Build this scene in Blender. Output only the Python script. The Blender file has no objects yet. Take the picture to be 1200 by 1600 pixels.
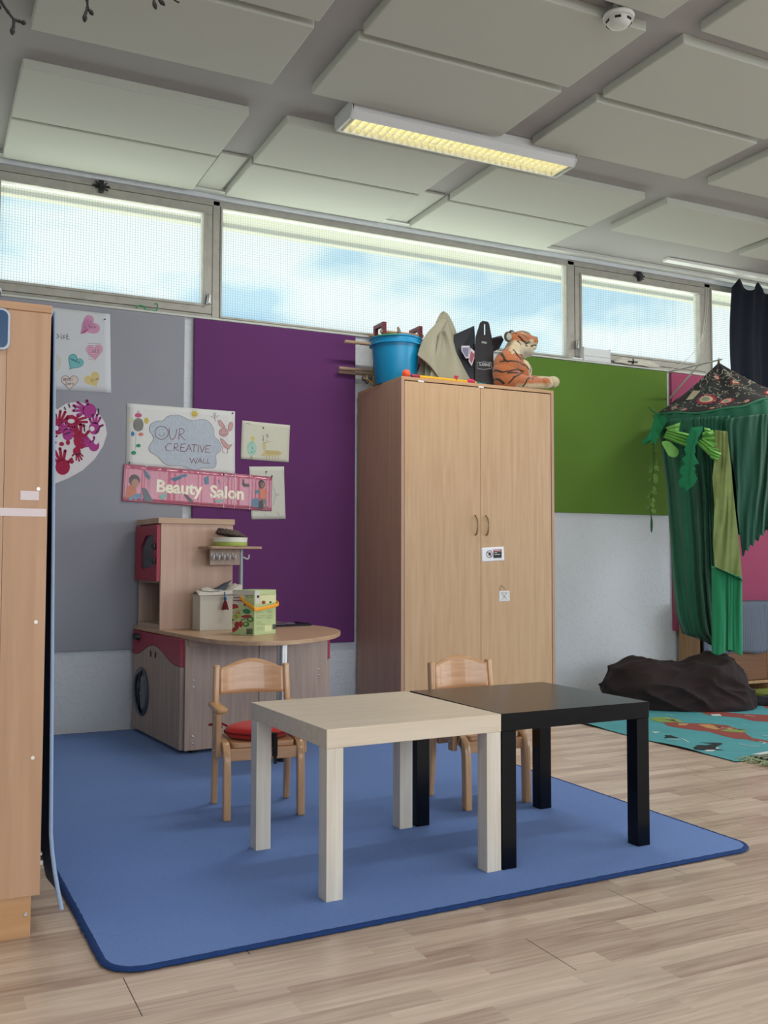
import bpy, bmesh, math, random
from math import sin, cos, pi, radians, sqrt, atan2, hypot
from mathutils import Vector, Matrix, noise
random.seed(7)
SC = bpy.context.scene
COL = SC.collection

# ------------------------------------------------------------------ camera
FPX, PITCH, ROLL, HC, YAW = 1506.4, .0508, .0022, .8862, .4519
cam_d = bpy.data.cameras.new('camera'); cam = bpy.data.objects.new('camera', cam_d); COL.objects.link(cam)
cam_d.sensor_fit = 'HORIZONTAL'; cam_d.sensor_width = 36; cam_d.lens = 36*FPX/1200; cam_d.clip_start = .02
cam.matrix_world = Matrix.Translation((0, 0, HC)) @ Matrix.Rotation(-YAW, 4, 'Z') @ Matrix.Rotation(pi/2+PITCH, 4, 'X') @ Matrix.Rotation(ROLL, 4, 'Z')
SC.camera = cam
SC.view_settings.view_transform = 'Standard'; SC.view_settings.look = 'None'
SC.view_settings.gamma = 1; SC.view_settings.use_curve_mapping = False
SC.view_settings.exposure = -0.17

# ------------------------------------------------------------------ sky
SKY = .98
def world():
    w = bpy.data.worlds.new('sky'); SC.world = w; w.use_nodes = True
    nt = w.node_tree; nt.nodes.clear(); N = nt.nodes.new; L = nt.links.new
    tc = N('ShaderNodeTexCoord'); sep = N('ShaderNodeSeparateXYZ'); L(tc.outputs['Generated'], sep.inputs[0])
    nz = N('ShaderNodeTexNoise'); nz.inputs['Scale'].default_value = 6.5; nz.inputs['Detail'].default_value = 3; nz.inputs['Roughness'].default_value = .5
    mp = N('ShaderNodeMapping'); mp.inputs['Scale'].default_value = (1, 1, 2.2); mp.inputs['Location'].default_value = (.35, .1, .2)
    L(tc.outputs['Generated'], mp.inputs[0]); L(mp.outputs[0], nz.inputs['Vector'])
    cr = N('ShaderNodeValToRGB'); e = cr.color_ramp.elements
    e[0].position = .40; e[0].color = (.26, .60, .86, 1); e[1].position = .56; e[1].color = (.93, .98, 1.0, 1)
    m = cr.color_ramp.elements.new(.48); m.color = (.66, .86, .95, 1)
    L(nz.outputs['Fac'], cr.inputs[0])
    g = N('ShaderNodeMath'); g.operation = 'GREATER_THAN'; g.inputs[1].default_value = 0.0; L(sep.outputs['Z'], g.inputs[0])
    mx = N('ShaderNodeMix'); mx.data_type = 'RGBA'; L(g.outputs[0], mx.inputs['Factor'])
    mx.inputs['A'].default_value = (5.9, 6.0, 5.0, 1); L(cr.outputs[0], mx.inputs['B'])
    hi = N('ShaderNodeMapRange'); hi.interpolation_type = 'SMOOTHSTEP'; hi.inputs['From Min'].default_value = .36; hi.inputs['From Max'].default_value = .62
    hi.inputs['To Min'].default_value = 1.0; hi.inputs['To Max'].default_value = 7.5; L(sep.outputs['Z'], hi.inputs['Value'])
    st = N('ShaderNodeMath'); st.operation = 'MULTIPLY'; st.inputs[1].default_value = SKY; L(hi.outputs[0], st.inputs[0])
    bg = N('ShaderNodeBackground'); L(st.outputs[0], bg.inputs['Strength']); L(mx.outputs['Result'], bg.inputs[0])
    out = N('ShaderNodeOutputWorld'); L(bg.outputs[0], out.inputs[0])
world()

def area(name, loc, rot, sx, sy, power, color=(1, 1, 1), portal=False):
    d = bpy.data.lights.new(name, 'AREA'); d.shape = 'RECTANGLE'; d.size = sx; d.size_y = sy; d.energy = power; d.color = color
    o = bpy.data.objects.new(name, d); o.location = loc; o.rotation_euler = rot; COL.objects.link(o)
    if portal: d.cycles.is_portal = True
    return o
# daylight through the glazed walls behind and to the right of the viewer
area('daylight_right', (7.3, .2, 1.45), (0, radians(52), 0), 2.1, 5.2, 175, (.90, .95, 1.0))
area('daylight_behind', (2.2, -3.35, 1.5), (radians(44), 0, 0), 6.0, 2.0, 210, (.90, .95, 1.0))
area('clerestory_portal', (3.0, 5.30, 2.54), (radians(-90), 0, 0), 7.6, .66, 1, portal=True)

# ------------------------------------------------------------------ pixel -> point on a known plane
def ray(u, v):
    a, b = u-600, v-800
    x = (a*cos(ROLL)+b*sin(ROLL))/FPX; y = (-a*sin(ROLL)+b*cos(ROLL))/FPX
    Y = cos(PITCH)+sin(PITCH)*y; Z = sin(PITCH)-cos(PITCH)*y
    return Vector((x*cos(YAW)+Y*sin(YAW), -x*sin(YAW)+Y*cos(YAW), Z))
def at(u, v, x=None, y=None, z=None):
    r = ray(u, v)
    t = (z-HC)/r.z if z is not None else (y/r.y if y is not None else x/r.x)
    return Vector((0, 0, HC))+r*t

# ------------------------------------------------------------------ materials
def lin(c):
    if isinstance(c, str):
        c = c.lstrip('#'); c = [int(c[i:i+2], 16)/255 for i in (0, 2, 4)]
        c = [x/12.92 if x <= .04045 else ((x+.055)/1.055)**2.4 for x in c]
    return (*c[:3], 1)
_M = {}
def mat(name, color, rough=.6, metal=0, var=0, vscale=8, bump=0, bscale=60, grain=None, spec=.5, trans=0, alpha=1, sheen=0, stretch=None, coat=0, emit=None, estr=0, attr=None, detail=4):
    if name in _M: return _M[name]
    m = bpy.data.materials.new(name); m.use_nodes = True; nt = m.node_tree; N = nt.nodes.new; L = nt.links.new
    b = nt.nodes['Principled BSDF']; b.inputs['Roughness'].default_value = rough; b.inputs['Metallic'].default_value = metal
    b.inputs['Specular IOR Level'].default_value = spec; b.inputs['Transmission Weight'].default_value = trans
    b.inputs['Alpha'].default_value = alpha; b.inputs['Sheen Weight'].default_value = sheen; b.inputs['Coat Weight'].default_value = coat
    col = lin(color); b.inputs['Base Color'].default_value = col
    tc = N('ShaderNodeTexCoord'); mp = N('ShaderNodeMapping'); L(tc.outputs['Object'], mp.inputs[0])
    if stretch: mp.inputs['Scale'].default_value = stretch
    src = None
    if attr:
        at_ = N('ShaderNodeAttribute'); at_.attribute_name = attr; src = at_.outputs['Color']; L(src, b.inputs['Base Color'])
    if grain:   # grain=(dark colour, scale): streaks along the stretched axis
        nz = N('ShaderNodeTexNoise'); nz.inputs['Scale'].default_value = grain[1]; nz.inputs['Detail'].default_value = 5; nz.inputs['Distortion'].default_value = .6
        L(mp.outputs[0], nz.inputs['Vector'])
        r = N('ShaderNodeValToRGB'); r.color_ramp.elements[0].position = .3; r.color_ramp.elements[1].position = .68
        r.color_ramp.elements[0].color = lin(grain[0]); r.color_ramp.elements[1].color = col
        L(nz.outputs['Fac'], r.inputs[0]); L(r.outputs[0], b.inputs['Base Color'])
    elif var:
        nz = N('ShaderNodeTexNoise'); nz.inputs['Scale'].default_value = vscale; nz.inputs['Detail'].default_value = detail
        L(mp.outputs[0], nz.inputs['Vector'])
        r = N('ShaderNodeValToRGB'); r.color_ramp.elements[0].position = .3; r.color_ramp.elements[1].position = .7
        r.color_ramp.elements[0].color = (*[max(0, c*(1-var)) for c in col[:3]], 1); r.color_ramp.elements[1].color = (*[min(1, c*(1+var)) for c in col[:3]], 1)
        L(nz.outputs['Fac'], r.inputs[0]); L(r.outputs[0], b.inputs['Base Color'])
    if bump:
        n2 = N('ShaderNodeTexNoise'); n2.inputs['Scale'].default_value = bscale; n2.inputs['Detail'].default_value = 4; L(mp.outputs[0], n2.inputs['Vector'])
        bp = N('ShaderNodeBump'); bp.inputs['Strength'].default_value = bump; bp.inputs['Distance'].default_value = .01; L(n2.outputs['Fac'], bp.inputs['Height']); L(bp.outputs[0], b.inputs['Normal'])
    if emit: b.inputs['Emission Color'].default_value = lin(emit); b.inputs['Emission Strength'].default_value = estr
    _M[name] = m; return m
def wood(name, c, dark, sc=9, axis='z', rough=.45, coat=0):
    st = {'z': (9, 9, .5), 'x': (.5, 9, 9), 'y': (9, .5, 9)}[axis]
    return mat(name, c, rough, grain=(dark, sc), stretch=st, coat=coat, bump=.03, bscale=25)

def floor_material():
    m = bpy.data.materials.new('beech_laminate'); m.use_nodes = True; nt = m.node_tree; N = nt.nodes.new; L = nt.links.new
    b = nt.nodes['Principled BSDF']; tc = N('ShaderNodeTexCoord'); s = N('ShaderNodeSeparateXYZ'); L(tc.outputs['Object'], s.inputs[0])
    def M(op, a, c=None):
        n = N('ShaderNodeMath'); n.operation = op
        for i, q in enumerate((a, c)):
            if q is None: continue
            if hasattr(q, 'type'): L(q, n.inputs[i])
            else: n.inputs[i].default_value = q
        return n.outputs[0]
    x, y = s.outputs['X'], s.outputs['Y']
    row = M('FLOOR', M('DIVIDE', y, .0645))
    wn = N('ShaderNodeTexWhiteNoise'); wn.noise_dimensions = '1D'; L(row, wn.inputs['W'])
    xs = M('DIVIDE', M('ADD', x, M('MULTIPLY', wn.outputs['Value'], 3.0)), .43)
    cell = M('FLOOR', xs)
    cb = N('ShaderNodeCombineXYZ'); L(cell, cb.inputs[0]); L(row, cb.inputs[1])
    w2 = N('ShaderNodeTexWhiteNoise'); w2.noise_dimensions = '3D'; L(cb.outputs[0], w2.inputs['Vector'])
    # grain
    mp = N('ShaderNodeMapping'); mp.inputs['Scale'].default_value = (1.6, 22, 1); L(tc.outputs['Object'], mp.inputs[0])
    off = N('ShaderNodeVectorMath'); off.operation = 'ADD'; L(mp.outputs[0], off.inputs[0])
    sc = N('ShaderNodeVectorMath'); sc.operation = 'SCALE'; sc.inputs['Scale'].default_value = 9; L(w2.outputs['Color'], sc.inputs[0]); L(sc.outputs[0], off.inputs[1])
    nz = N('ShaderNodeTexNoise'); nz.inputs['Scale'].default_value = 2.2; nz.inputs['Detail'].default_value = 6; nz.inputs['Distortion'].default_value = .8; L(off.outputs[0], nz.inputs['Vector'])
    f = M('ADD', M('MULTIPLY', w2.outputs['Value'], .34), M('MULTIPLY', nz.outputs['Fac'], .82))
    r = N('ShaderNodeValToRGB'); el = r.color_ramp.elements
    el[0].position = .25; el[0].color = lin('#9d8374'); el[1].position = .95; el[1].color = lin('#decbb8')
    q = el.new(.6); q.color = lin('#c4af9d')
    L(f, r.inputs[0])
    # thin seams: plank ends (long boards 1.29 x .1935)
    prow = M('FLOOR', M('DIVIDE', y, .1935)); w3 = N('ShaderNodeTexWhiteNoise'); w3.noise_dimensions = '1D'; L(prow, w3.inputs['W'])
    fx = M('FRACT', M('DIVIDE', M('ADD', x, M('MULTIPLY', w3.outputs['Value'], 5.0)), 1.29))
    s1 = M('LESS_THAN', fx, .0016)
    fy = M('FRACT', M('DIVIDE', y, .1935)); s2 = M('MULTIPLY', M('LESS_THAN', fy, .006), .35)
    sm = M('MAXIMUM', s1, s2)
    mx = N('ShaderNodeMix'); mx.data_type = 'RGBA'; L(sm, mx.inputs['Factor']); L(r.outputs[0], mx.inputs['A']); mx.inputs['B'].default_value = lin('#3a2a20')
    L(mx.outputs['Result'], b.inputs['Base Color']); b.inputs['Roughness'].default_value = .3
    bp = N('ShaderNodeBump'); bp.inputs['Strength'].default_value = .04; L(nz.outputs['Fac'], bp.inputs['Height']); L(bp.outputs[0], b.inputs['Normal'])
    return m
def plaster_material():
    m = bpy.data.materials.new('white_rough_plaster'); m.use_nodes = True; nt = m.node_tree; N = nt.nodes.new; L = nt.links.new
    b = nt.nodes['Principled BSDF']; b.inputs['Base Color'].default_value = lin('#d3d8de'); b.inputs['Roughness'].default_value = .75
    tc = N('ShaderNodeTexCoord'); n1 = N('ShaderNodeTexNoise'); n1.inputs['Scale'].default_value = 17; n1.inputs['Detail'].default_value = 6; n1.inputs['Distortion'].default_value = 1.6
    L(tc.outputs['Object'], n1.inputs['Vector'])
    r = N('ShaderNodeValToRGB'); r.color_ramp.elements[0].position = .5; r.color_ramp.elements[1].position = .56; L(n1.outputs['Fac'], r.inputs[0])
    v = N('ShaderNodeTexNoise'); v.inputs['Scale'].default_value = 60; v.inputs['Detail'].default_value = 3; L(tc.outputs['Object'], v.inputs['Vector'])
    a = N('ShaderNodeMath'); a.operation = 'MULTIPLY_ADD'; a.inputs[1].default_value = .35; L(v.outputs['Fac'], a.inputs[0]); L(r.outputs[0], a.inputs[2])
    bp = N('ShaderNodeBump'); bp.inputs['Strength'].default_value = .4; bp.inputs['Distance'].default_value = .006; L(a.outputs[0], bp.inputs['Height']); L(bp.outputs[0], b.inputs['Normal'])
    return m
def glass_material():
    m = bpy.data.materials.new('wired_patterned_glass'); m.use_nodes = True; nt = m.node_tree; N = nt.nodes.new; L = nt.links.new; nt.nodes.clear()
    tc = N('ShaderNodeTexCoord'); s = N('ShaderNodeSeparateXYZ'); L(tc.outputs['Object'], s.inputs[0])
    def M(op, a, c=None):
        n = N('ShaderNodeMath'); n.operation = op
        for i, q in enumerate((a, c)):
            if q is None: continue
            if hasattr(q, 'type'): L(q, n.inputs[i])
            else: n.inputs[i].default_value = q
        return n.outputs[0]
    gx = M('LESS_THAN', M('FRACT', M('DIVIDE', s.outputs['X'], .0142)), .22)
    gz = M('LESS_THAN', M('FRACT', M('DIVIDE', s.outputs['Z'], .0142)), .22)
    g = M('MAXIMUM', gx, M('MULTIPLY', gz, .7))
    mx = N('ShaderNodeMix'); mx.data_type = 'RGBA'; L(g, mx.inputs['Factor']); mx.inputs['A'].default_value = (.93, .95, .97, 1); mx.inputs['B'].default_value = (.64, .70, .73, 1)
    t = N('ShaderNodeBsdfTransparent'); L(mx.outputs['Result'], t.inputs[0])
    tr = N('ShaderNodeBsdfTranslucent'); tr.inputs[0].default_value = (.85, .92, .95, 1)
    a = N('ShaderNodeMixShader'); a.inputs[0].default_value = .10; L(t.outputs[0], a.inputs[1]); L(tr.outputs[0], a.inputs[2])
    gl = N('ShaderNodeBsdfGlossy'); gl.inputs['Roughness'].default_value = .35
    c = N('ShaderNodeMixShader'); c.inputs[0].default_value = .012; L(a.outputs[0], c.inputs[1]); L(gl.outputs[0], c.inputs[2])
    o = N('ShaderNodeOutputMaterial'); L(c.outputs[0], o.inputs[0])
    return m
def sheer(name, c, alpha, rough=.8):
    m = bpy.data.materials.new(name); m.use_nodes = True; nt = m.node_tree; N = nt.nodes.new; L = nt.links.new
    b = nt.nodes['Principled BSDF']; b.inputs['Base Color'].default_value = lin(c); b.inputs['Roughness'].default_value = rough
    b.inputs['Alpha'].default_value = alpha; b.inputs['Sheen Weight'].default_value = .2
    return m

# ------------------------------------------------------------------ mesh building
class MB:
    def __init__(s): s.bm = bmesh.new()
    def poly(s, pts):
        vs = [s.bm.verts.new(p) for p in pts]
        try: s.bm.faces.new(vs)
        except Exception: pass
        return s
    def box(s, x0, y0, z0, x1, y1, z1, bev=0, seg=2, M=None):
        t = bmesh.new(); bmesh.ops.create_cube(t, size=1)
        for v in t.verts: v.co = Vector((x0+(x1-x0)*(v.co.x+.5), y0+(y1-y0)*(v.co.y+.5), z0+(z1-z0)*(v.co.z+.5)))
        if bev: bmesh.ops.bevel(t, geom=t.edges[:], offset=min(bev, .49*min(abs(x1-x0), abs(y1-y0), abs(z1-z0))), segments=seg, affect='EDGES', profile=.5)
        if M: bmesh.ops.transform(t, matrix=M, verts=t.verts)
        s._merge(t); return s
    def _merge(s, t):
        mp = {}
        for v in t.verts: mp[v] = s.bm.verts.new(v.co)
        for f in t.faces:
            try: s.bm.faces.new([mp[v] for v in f.verts])
            except Exception: pass
        t.free()
    def prism(s, pts, a, b, axis='y', bev=0):
        """2-D outline extruded from a to b along an axis; outline axes are the other two in x,y,z order"""
        t = bmesh.new()
        def P(p, h): return {'y': (p[0], h, p[1]), 'x': (h, p[0], p[1]), 'z': (p[0], p[1], h)}[axis]
        lo = [t.verts.new(P(p, a)) for p in pts]; hi = [t.verts.new(P(p, b)) for p in pts]
        n = len(pts); t.faces.new(lo[::-1]); t.faces.new(hi)
        for i in range(n): t.faces.new((lo[i], lo[(i+1) % n], hi[(i+1) % n], hi[i]))
        bmesh.ops.recalc_face_normals(t, faces=t.faces)
        if bev: bmesh.ops.bevel(t, geom=t.edges[:], offset=bev, segments=2, affect='EDGES', profile=.5)
        s._merge(t); return s
    def tube(s, pts, r, seg=10, cap=True):
        pts = [Vector(p) for p in pts]; n = len(pts); rs = r if isinstance(r, (list, tuple)) else [r]*n
        rings = []; up = None
        for i, p in enumerate(pts):
            d = (pts[min(i+1, n-1)]-pts[max(i-1, 0)]).normalized()
            if up is None: up = Vector((0, 0, 1)) if abs(d.z) < .9 else Vector((1, 0, 0))
            a = d.cross(up)
            if a.length < 1e-4: a = d.cross(Vector((0, 1, 0)))
            a.normalize(); b = d.cross(a).normalized(); up = -b if False else up
            rings.append([s.bm.verts.new(p+(a*cos(2*pi*k/seg)+b*sin(2*pi*k/seg))*rs[i]) for k in range(seg)])
        for i in range(n-1):
            for k in range(seg):
                s.bm.faces.new((rings[i][k], rings[i][(k+1) % seg], rings[i+1][(k+1) % seg], rings[i+1][k]))
        if cap: s.bm.faces.new(rings[0][::-1]); s.bm.faces.new(rings[-1])
        return s
    def bar(s, pts, w, t, side=Vector((1, 0, 0)), bev=0):
        """rectangular section swept on a path; w along side, t across"""
        pts = [Vector(p) for p in pts]; n = len(pts); side = Vector(side).normalized(); R = []
        T = bmesh.new()
        for i, p in enumerate(pts):
            d = (pts[min(i+1, n-1)]-pts[max(i-1, 0)]).normalized(); b = d.cross(side).normalized()
            R.append([T.verts.new(p+side*(w/2*x)+b*(t/2*y)) for x, y in ((-1, -1), (1, -1), (1, 1), (-1, 1))])
        for i in range(n-1):
            for k in range(4): T.faces.new((R[i][k], R[i][(k+1) % 4], R[i+1][(k+1) % 4], R[i+1][k]))
        T.faces.new(R[0][::-1]); T.faces.new(R[-1])
        bmesh.ops.recalc_face_normals(T, faces=T.faces)
        if bev: bmesh.ops.bevel(T, geom=[e for e in T.edges if e.calc_face_angle(0) > .6], offset=bev, segments=2, affect='EDGES', profile=.5)
        s._merge(T); return s
    def lathe(s, prof, c=(0, 0, 0), seg=40, M=None, closed=False):
        rings = []
        for r, z in prof:
            ring = []
            for k in range(seg):
                v = Vector((r*cos(2*pi*k/seg), r*sin(2*pi*k/seg), z))
                if M: v = M @ v
                ring.append(s.bm.verts.new(v+Vector(c)))
            rings.append(ring)
        for i in range(len(rings)-1):
            for k in range(seg): s.bm.faces.new((rings[i][k], rings[i][(k+1) % seg], rings[i+1][(k+1) % seg], rings[i+1][k]))
        if prof[0][0] > 1e-4 and not closed: s.bm.faces.new(rings[0][::-1])
        if prof[-1][0] > 1e-4 and not closed: s.bm.faces.new(rings[-1])
        return s
    def ball(s, c, r, seg=16, sc=(1, 1, 1), M=None):
        t = bmesh.new(); bmesh.ops.create_uvsphere(t, u_segments=seg, v_segments=max(6, seg//2), radius=r)
        for v in t.verts:
            q = Vector((v.co.x*sc[0], v.co.y*sc[1], v.co.z*sc[2]))
            if M: q = M @ q
            v.co = q+Vector(c)
        s._merge(t); return s
    def grid(s, f, nu, nv, thick=0, closed_u=False):
        V = [[s.bm.verts.new(f(i/nu, j/nv)) for j in range(nv+1)] for i in range(nu if closed_u else nu+1)]
        for i in range(nu):
            for j in range(nv):
                a, b = V[i], V[(i+1) % len(V)]
                s.bm.faces.new((a[j], b[j], b[j+1], a[j+1]))
        return s
    def build(s, name, m, parent=None, smooth=False, solid=0, sub=0, loc=None, off=0):
        bm = s.bm
        bmesh.ops.remove_doubles(bm, verts=bm.verts, dist=1e-6)
        bmesh.ops.recalc_face_normals(bm, faces=bm.faces)
        me = bpy.data.meshes.new(name); bm.to_mesh(me); bm.free()
        if isinstance(smooth, (int, float)) and smooth:
            ang = smooth if smooth is not True else 40
            me.shade_smooth(); me.set_sharp_from_angle(angle=radians(ang))
        o = bpy.data.objects.new(name, me); COL.objects.link(o)
        for q in (m if isinstance(m, (list, tuple)) else [m]): me.materials.append(q)
        if parent: o.parent = parent
        if loc: o.location = loc
        if solid:
            md = o.modifiers.new('thickness', 'SOLIDIFY'); md.thickness = solid; md.offset = off
        if sub:
            md = o.modifiers.new('smooth', 'SUBSURF'); md.levels = sub; md.render_levels = sub
        return o
def thing(name, label, cat, loc=(0, 0, 0), rz=0, group=None):
    o = bpy.data.objects.new(name, None); COL.objects.link(o); o.location = loc; o.rotation_euler = (0, 0, rz); o.empty_display_size = .05
    return tag(o, label, cat, group)
def tag(o, label, cat, group=None):
    o['label'] = label; o['category'] = cat
    if group: o['group'] = group
    return o
def struct(o): o['kind'] = 'structure'; return o
def copy_tree(o, parent=None):
    c = o.copy(); COL.objects.link(c)
    if parent: c.parent = parent
    for ch in list(o.children): copy_tree(ch, c)
    return c
def text_mesh(body, size, M, name, m, parent, bold=0, fn=None, extrude=.0006, sx=1.0, align='LEFT', shear=0):
    """flat lettering on a surface; M places local x right / y up"""
    cu = bpy.data.curves.new(name, 'FONT'); cu.body = body; cu.size = size; cu.offset = bold; cu.extrude = extrude; cu.align_x = align; cu.resolution_u = 3; cu.shear = shear
    t = bpy.data.objects.new('t', cu); COL.objects.link(t); bpy.context.view_layer.update()
    me = bpy.data.meshes.new_from_object(t.evaluated_get(bpy.context.evaluated_depsgraph_get()))
    bpy.data.objects.remove(t)
    for v in me.vertices:
        p = M @ Vector((v.co.x*sx, v.co.y, v.co.z))
        v.co = fn(p) if fn else p
    me.materials.clear(); me.materials.append(m)
    o = bpy.data.objects.new(name, me); COL.objects.link(o); o.parent = parent; return o
WALLM = lambda x, y, z, a=0: Matrix.Translation((x, y, z)) @ Matrix.Rotation(a, 4, 'Y') @ Matrix.Rotation(pi/2, 4, 'X')
def strokes(lines, w, P, name, m, parent, smooth_=False, th=.0004, k=None):
    """hand-drawn lines: flat ribbons with a little thickness. P maps (u, v) to a point; ribbon lies in the XZ plane"""
    b = MB(); k = Vector((0, -th, 0)) if k is None else k; kn = k.normalized()
    for ln in lines:
        pts = [P(*q) for q in ln]
        if smooth_: pts = spline(pts)
        for i in range(len(pts)-1):
            a, c = pts[i], pts[i+1]; d = c-a
            if d.length < 1e-6: continue
            d.normalize(); n = d.cross(kn).normalized()*(w/2); e = d*(w*.3)
            q = [a-n-e, c-n+e, c+n+e, a+n-e]
            b.poly([p+k for p in q]); 
            b.poly([q[0], q[1], q[1]+k, q[0]+k]); b.poly([q[2], q[3], q[3]+k, q[2]+k])
    return b.build(name, m, parent)
def patches(polys, P, name, m, parent, th=.0003, k=None):
    if 1 < len(polys) <= 12: return [patches([q], P, name, m, parent, th, k) for q in polys]
    b = MB(); k = Vector((0, -th, 0)) if k is None else k
    for pl in polys:
        pts = [P(*q) for q in pl]
        b.poly([p+k for p in pts])
        for i in range(len(pts)): b.poly([pts[i], pts[(i+1) % len(pts)], pts[(i+1) % len(pts)]+k, pts[i]+k])
    return b.build(name, m, parent)
def spline(pts, k=5, closed=False):
    pts = [Vector(p) for p in pts]; n = len(pts); out = []
    for i in range(n if closed else n-1):
        p0 = pts[(i-1) % n] if closed or i > 0 else pts[0]; p1 = pts[i]; p2 = pts[(i+1) % n]; p3 = pts[(i+2) % n] if closed or i+2 < n else pts[-1]
        for j in range(k):
            t = j/k; out.append(.5*((2*p1)+(p2-p0)*t+(2*p0-5*p1+4*p2-p3)*t*t+(3*p1-p0-3*p2+p3)*t**3))
    if not closed: out.append(pts[-1])
    return out
def ellipse(cx, cy, rx, ry, n=14, a=0): return [(cx+rx*cos(2*pi*i/n)*cos(a)-ry*sin(2*pi*i/n)*sin(a), cy+rx*cos(2*pi*i/n)*sin(a)+ry*sin(2*pi*i/n)*cos(a)) for i in range(n)]
def heart(cx, cy, s, a=0, n=24):
    o = []
    for i in range(n):
        t = 2*pi*i/n; x = 16*sin(t)**3; y = -(13*cos(t)-5*cos(2*t)-2*cos(3*t)-cos(4*t))
        x *= s/16; y *= s/16; o.append((cx+x*cos(a)-y*sin(a), cy+x*sin(a)+y*cos(a)))
    return o

# ================================================================== THE SETTING
WY, SILL, CEIL = 5.15, 2.21, 2.94
X0, X1, Y0 = -1.3, 7.2, -3.2
plaster = plaster_material()
M_white = mat('matt_white_paint', '#c9cbc6', .8)
M_ceil = mat('ceiling_white', '#9d9b99', .85, bump=.05, bscale=120)
M_panel = mat('acoustic_panel_white', '#b3b4ab', .9, bump=.04, bscale=200)
M_frame = mat('grey_aged_aluminium', '#a8a59d', .5, metal=.1, var=.1, vscale=20)
b = MB(); b.box(X0, Y0, -.1, X1, WY+.1, 0); fl = struct(b.build('floor', floor_material()))
b = MB(); b.box(X0-.1, Y0-.1, CEIL, X1+.1, WY+.12, CEIL+.1); struct(b.build('ceiling', M_ceil))
b = MB(); b.box(X0, WY, 0, X1, WY+.12, SILL); b.box(X0, WY, 2.895, X1, WY+.12, CEIL); struct(b.build('wall_back', plaster))
b = MB(); b.box(X0-.1, Y0, 0, X0, WY+.12, CEIL); struct(b.build('wall_left', M_white))
b = MB()
b.box(X1, Y0, 0, X1+.1, WY+.12, .35); b.box(X1, Y0, 2.55, X1+.1, WY+.12, CEIL)
for y0, y1 in ((Y0, -2.4), (.15, .35), (2.85, WY+.12)): b.box(X1, y0, .35, X1+.1, y1, 2.55)
struct(b.build('wall_right', M_white))
b = MB()
b.box(X0, Y0-.1, 0, X1, Y0, .45); b.box(X0, Y0-.1, 2.55, X1, Y0, CEIL); b.box(X0, Y0-.1, .45, -.2, Y0, 2.55); b.box(5.4, Y0-.1, .45, X1, Y0, 2.55)
struct(b.build('wall_front', M_white))
b = MB(); b.box(X0, WY-.02, SILL, X1, WY+.12, SILL+.012, .003); struct(b.build('trim_1', M_white))
b = MB(); b.box(X0, WY-.06, CEIL-.02, X1, WY, CEIL+.0); struct(b.build('trim_2', M_white))
# thin plates closing the ceiling strip in the gaps between the panel columns beside the window
k = 3
for x0, x1 in ((1.33, 1.47), (2.465, 2.615)):
    b = MB(); b.box(x0, 4.62, CEIL-.012, x1, 5.09, CEIL, .002); struct(b.build('trim_%d' % k, M_panel)); k += 1
# outside: roof overhang above the clerestory
b = MB(); b.box(X0-1, WY+.12, 2.975, X1+1, 5.74, 3.08); b.box(X0-1, 5.72, 2.95, X1+1, 5.78, 3.12)
struct(b.build('trim_9', mat('cream_soffit', '#78745f', .8)))

glass = glass_material()
M_black = mat('black_plastic', '#101214', .4)
M_steel = mat('brushed_steel', '#b9bbbd', .3, metal=1)
def window(n, gx0, gx1, gz0, gz1, sash):
    w = bpy.data.objects.new('window_%d' % n, None); COL.objects.link(w); w.location = (gx0, 5.2, gz0); struct(w)
    W, H = gx1-gx0, gz1-gz0
    f = MB()
    t = .052 if sash else .012
    for a in ((-t, -t, W+t, 0), (-t, H, W+t, H+t), (-t, 0, 0, H), (W, 0, W+t, H)): f.box(a[0], -.028, a[1], a[2], .03, a[3], .003)
    if sash:
        for a in ((-.014, -.014, W+.014, 0), (-.014, H, W+.014, H+.014), (-.014, 0, 0, H), (W, 0, W+.014, H)): f.box(a[0], -.036, a[1], a[2], -.026, a[3], .002)
    f.build('window_frame', M_frame, w)
    g = MB(); g.box(-.003, .004, -.003, W+.003, .008, H+.003); g.build('window_pane', glass, w)
    if sash:
        l = MB(); cx = W*.47; z = H+t+.012
        l.box(cx-.012, -.05, z-.045, cx+.012, -.028, z+.02, .003); l.box(cx-.045, -.045, z-.012, cx+.045, -.03, z-.004, .002)
        l.tube([(cx-.03, -.04, z+.012), (cx, -.05, z-.02), (cx+.035, -.04, z-.03)], .004, 6); l.tube([(cx+.03, -.04, z+.01), (cx, -.045, z-.015), (cx-.03, -.04, z-.02)], .004, 6)
        l.build('latch', M_black, w)
        h = MB(); hx = W+.03 if n == 2 else -.05
        h.box(hx-.01, -.05, .0, hx+.012, -.028, .055, .004); h.tube([(hx, -.05, .05), (hx-.012, -.06, -.01)], .006, 8); h.build('window_handle', M_steel, w)
    return w
window(1, -1.1, .20, 2.303, 2.81, False)
window(2, .345, 1.393, 2.303, 2.81, True)
window(3, 1.503, 3.857, 2.248, 2.855, False)
window(4, 3.98, 5.025, 2.303, 2.81, True)
window(5, 5.15, 6.95, 2.248, 2.855, False)
b = MB()
for x0, x1 in ((X0, -1.112), (.213, .29), (1.448, 1.489), (3.871, 3.926), (5.08, 5.136), (6.965, X1)): b.box(x0, 5.176, 2.222, x1, 5.236, 2.895, .003)
b.box(X0, 5.176, 2.867, X1, 5.236, 2.9, .003); b.box(X0, 5.176, 2.222, X1, 5.236, 2.236, .003)
for x0, x1 in ((.29, 1.448), (3.926, 5.08), (X0, .213)): b.box(x0, 5.18, 2.232, x1, 5.232, 2.25, .002)
struct(b.build('trim_10', M_frame))
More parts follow.
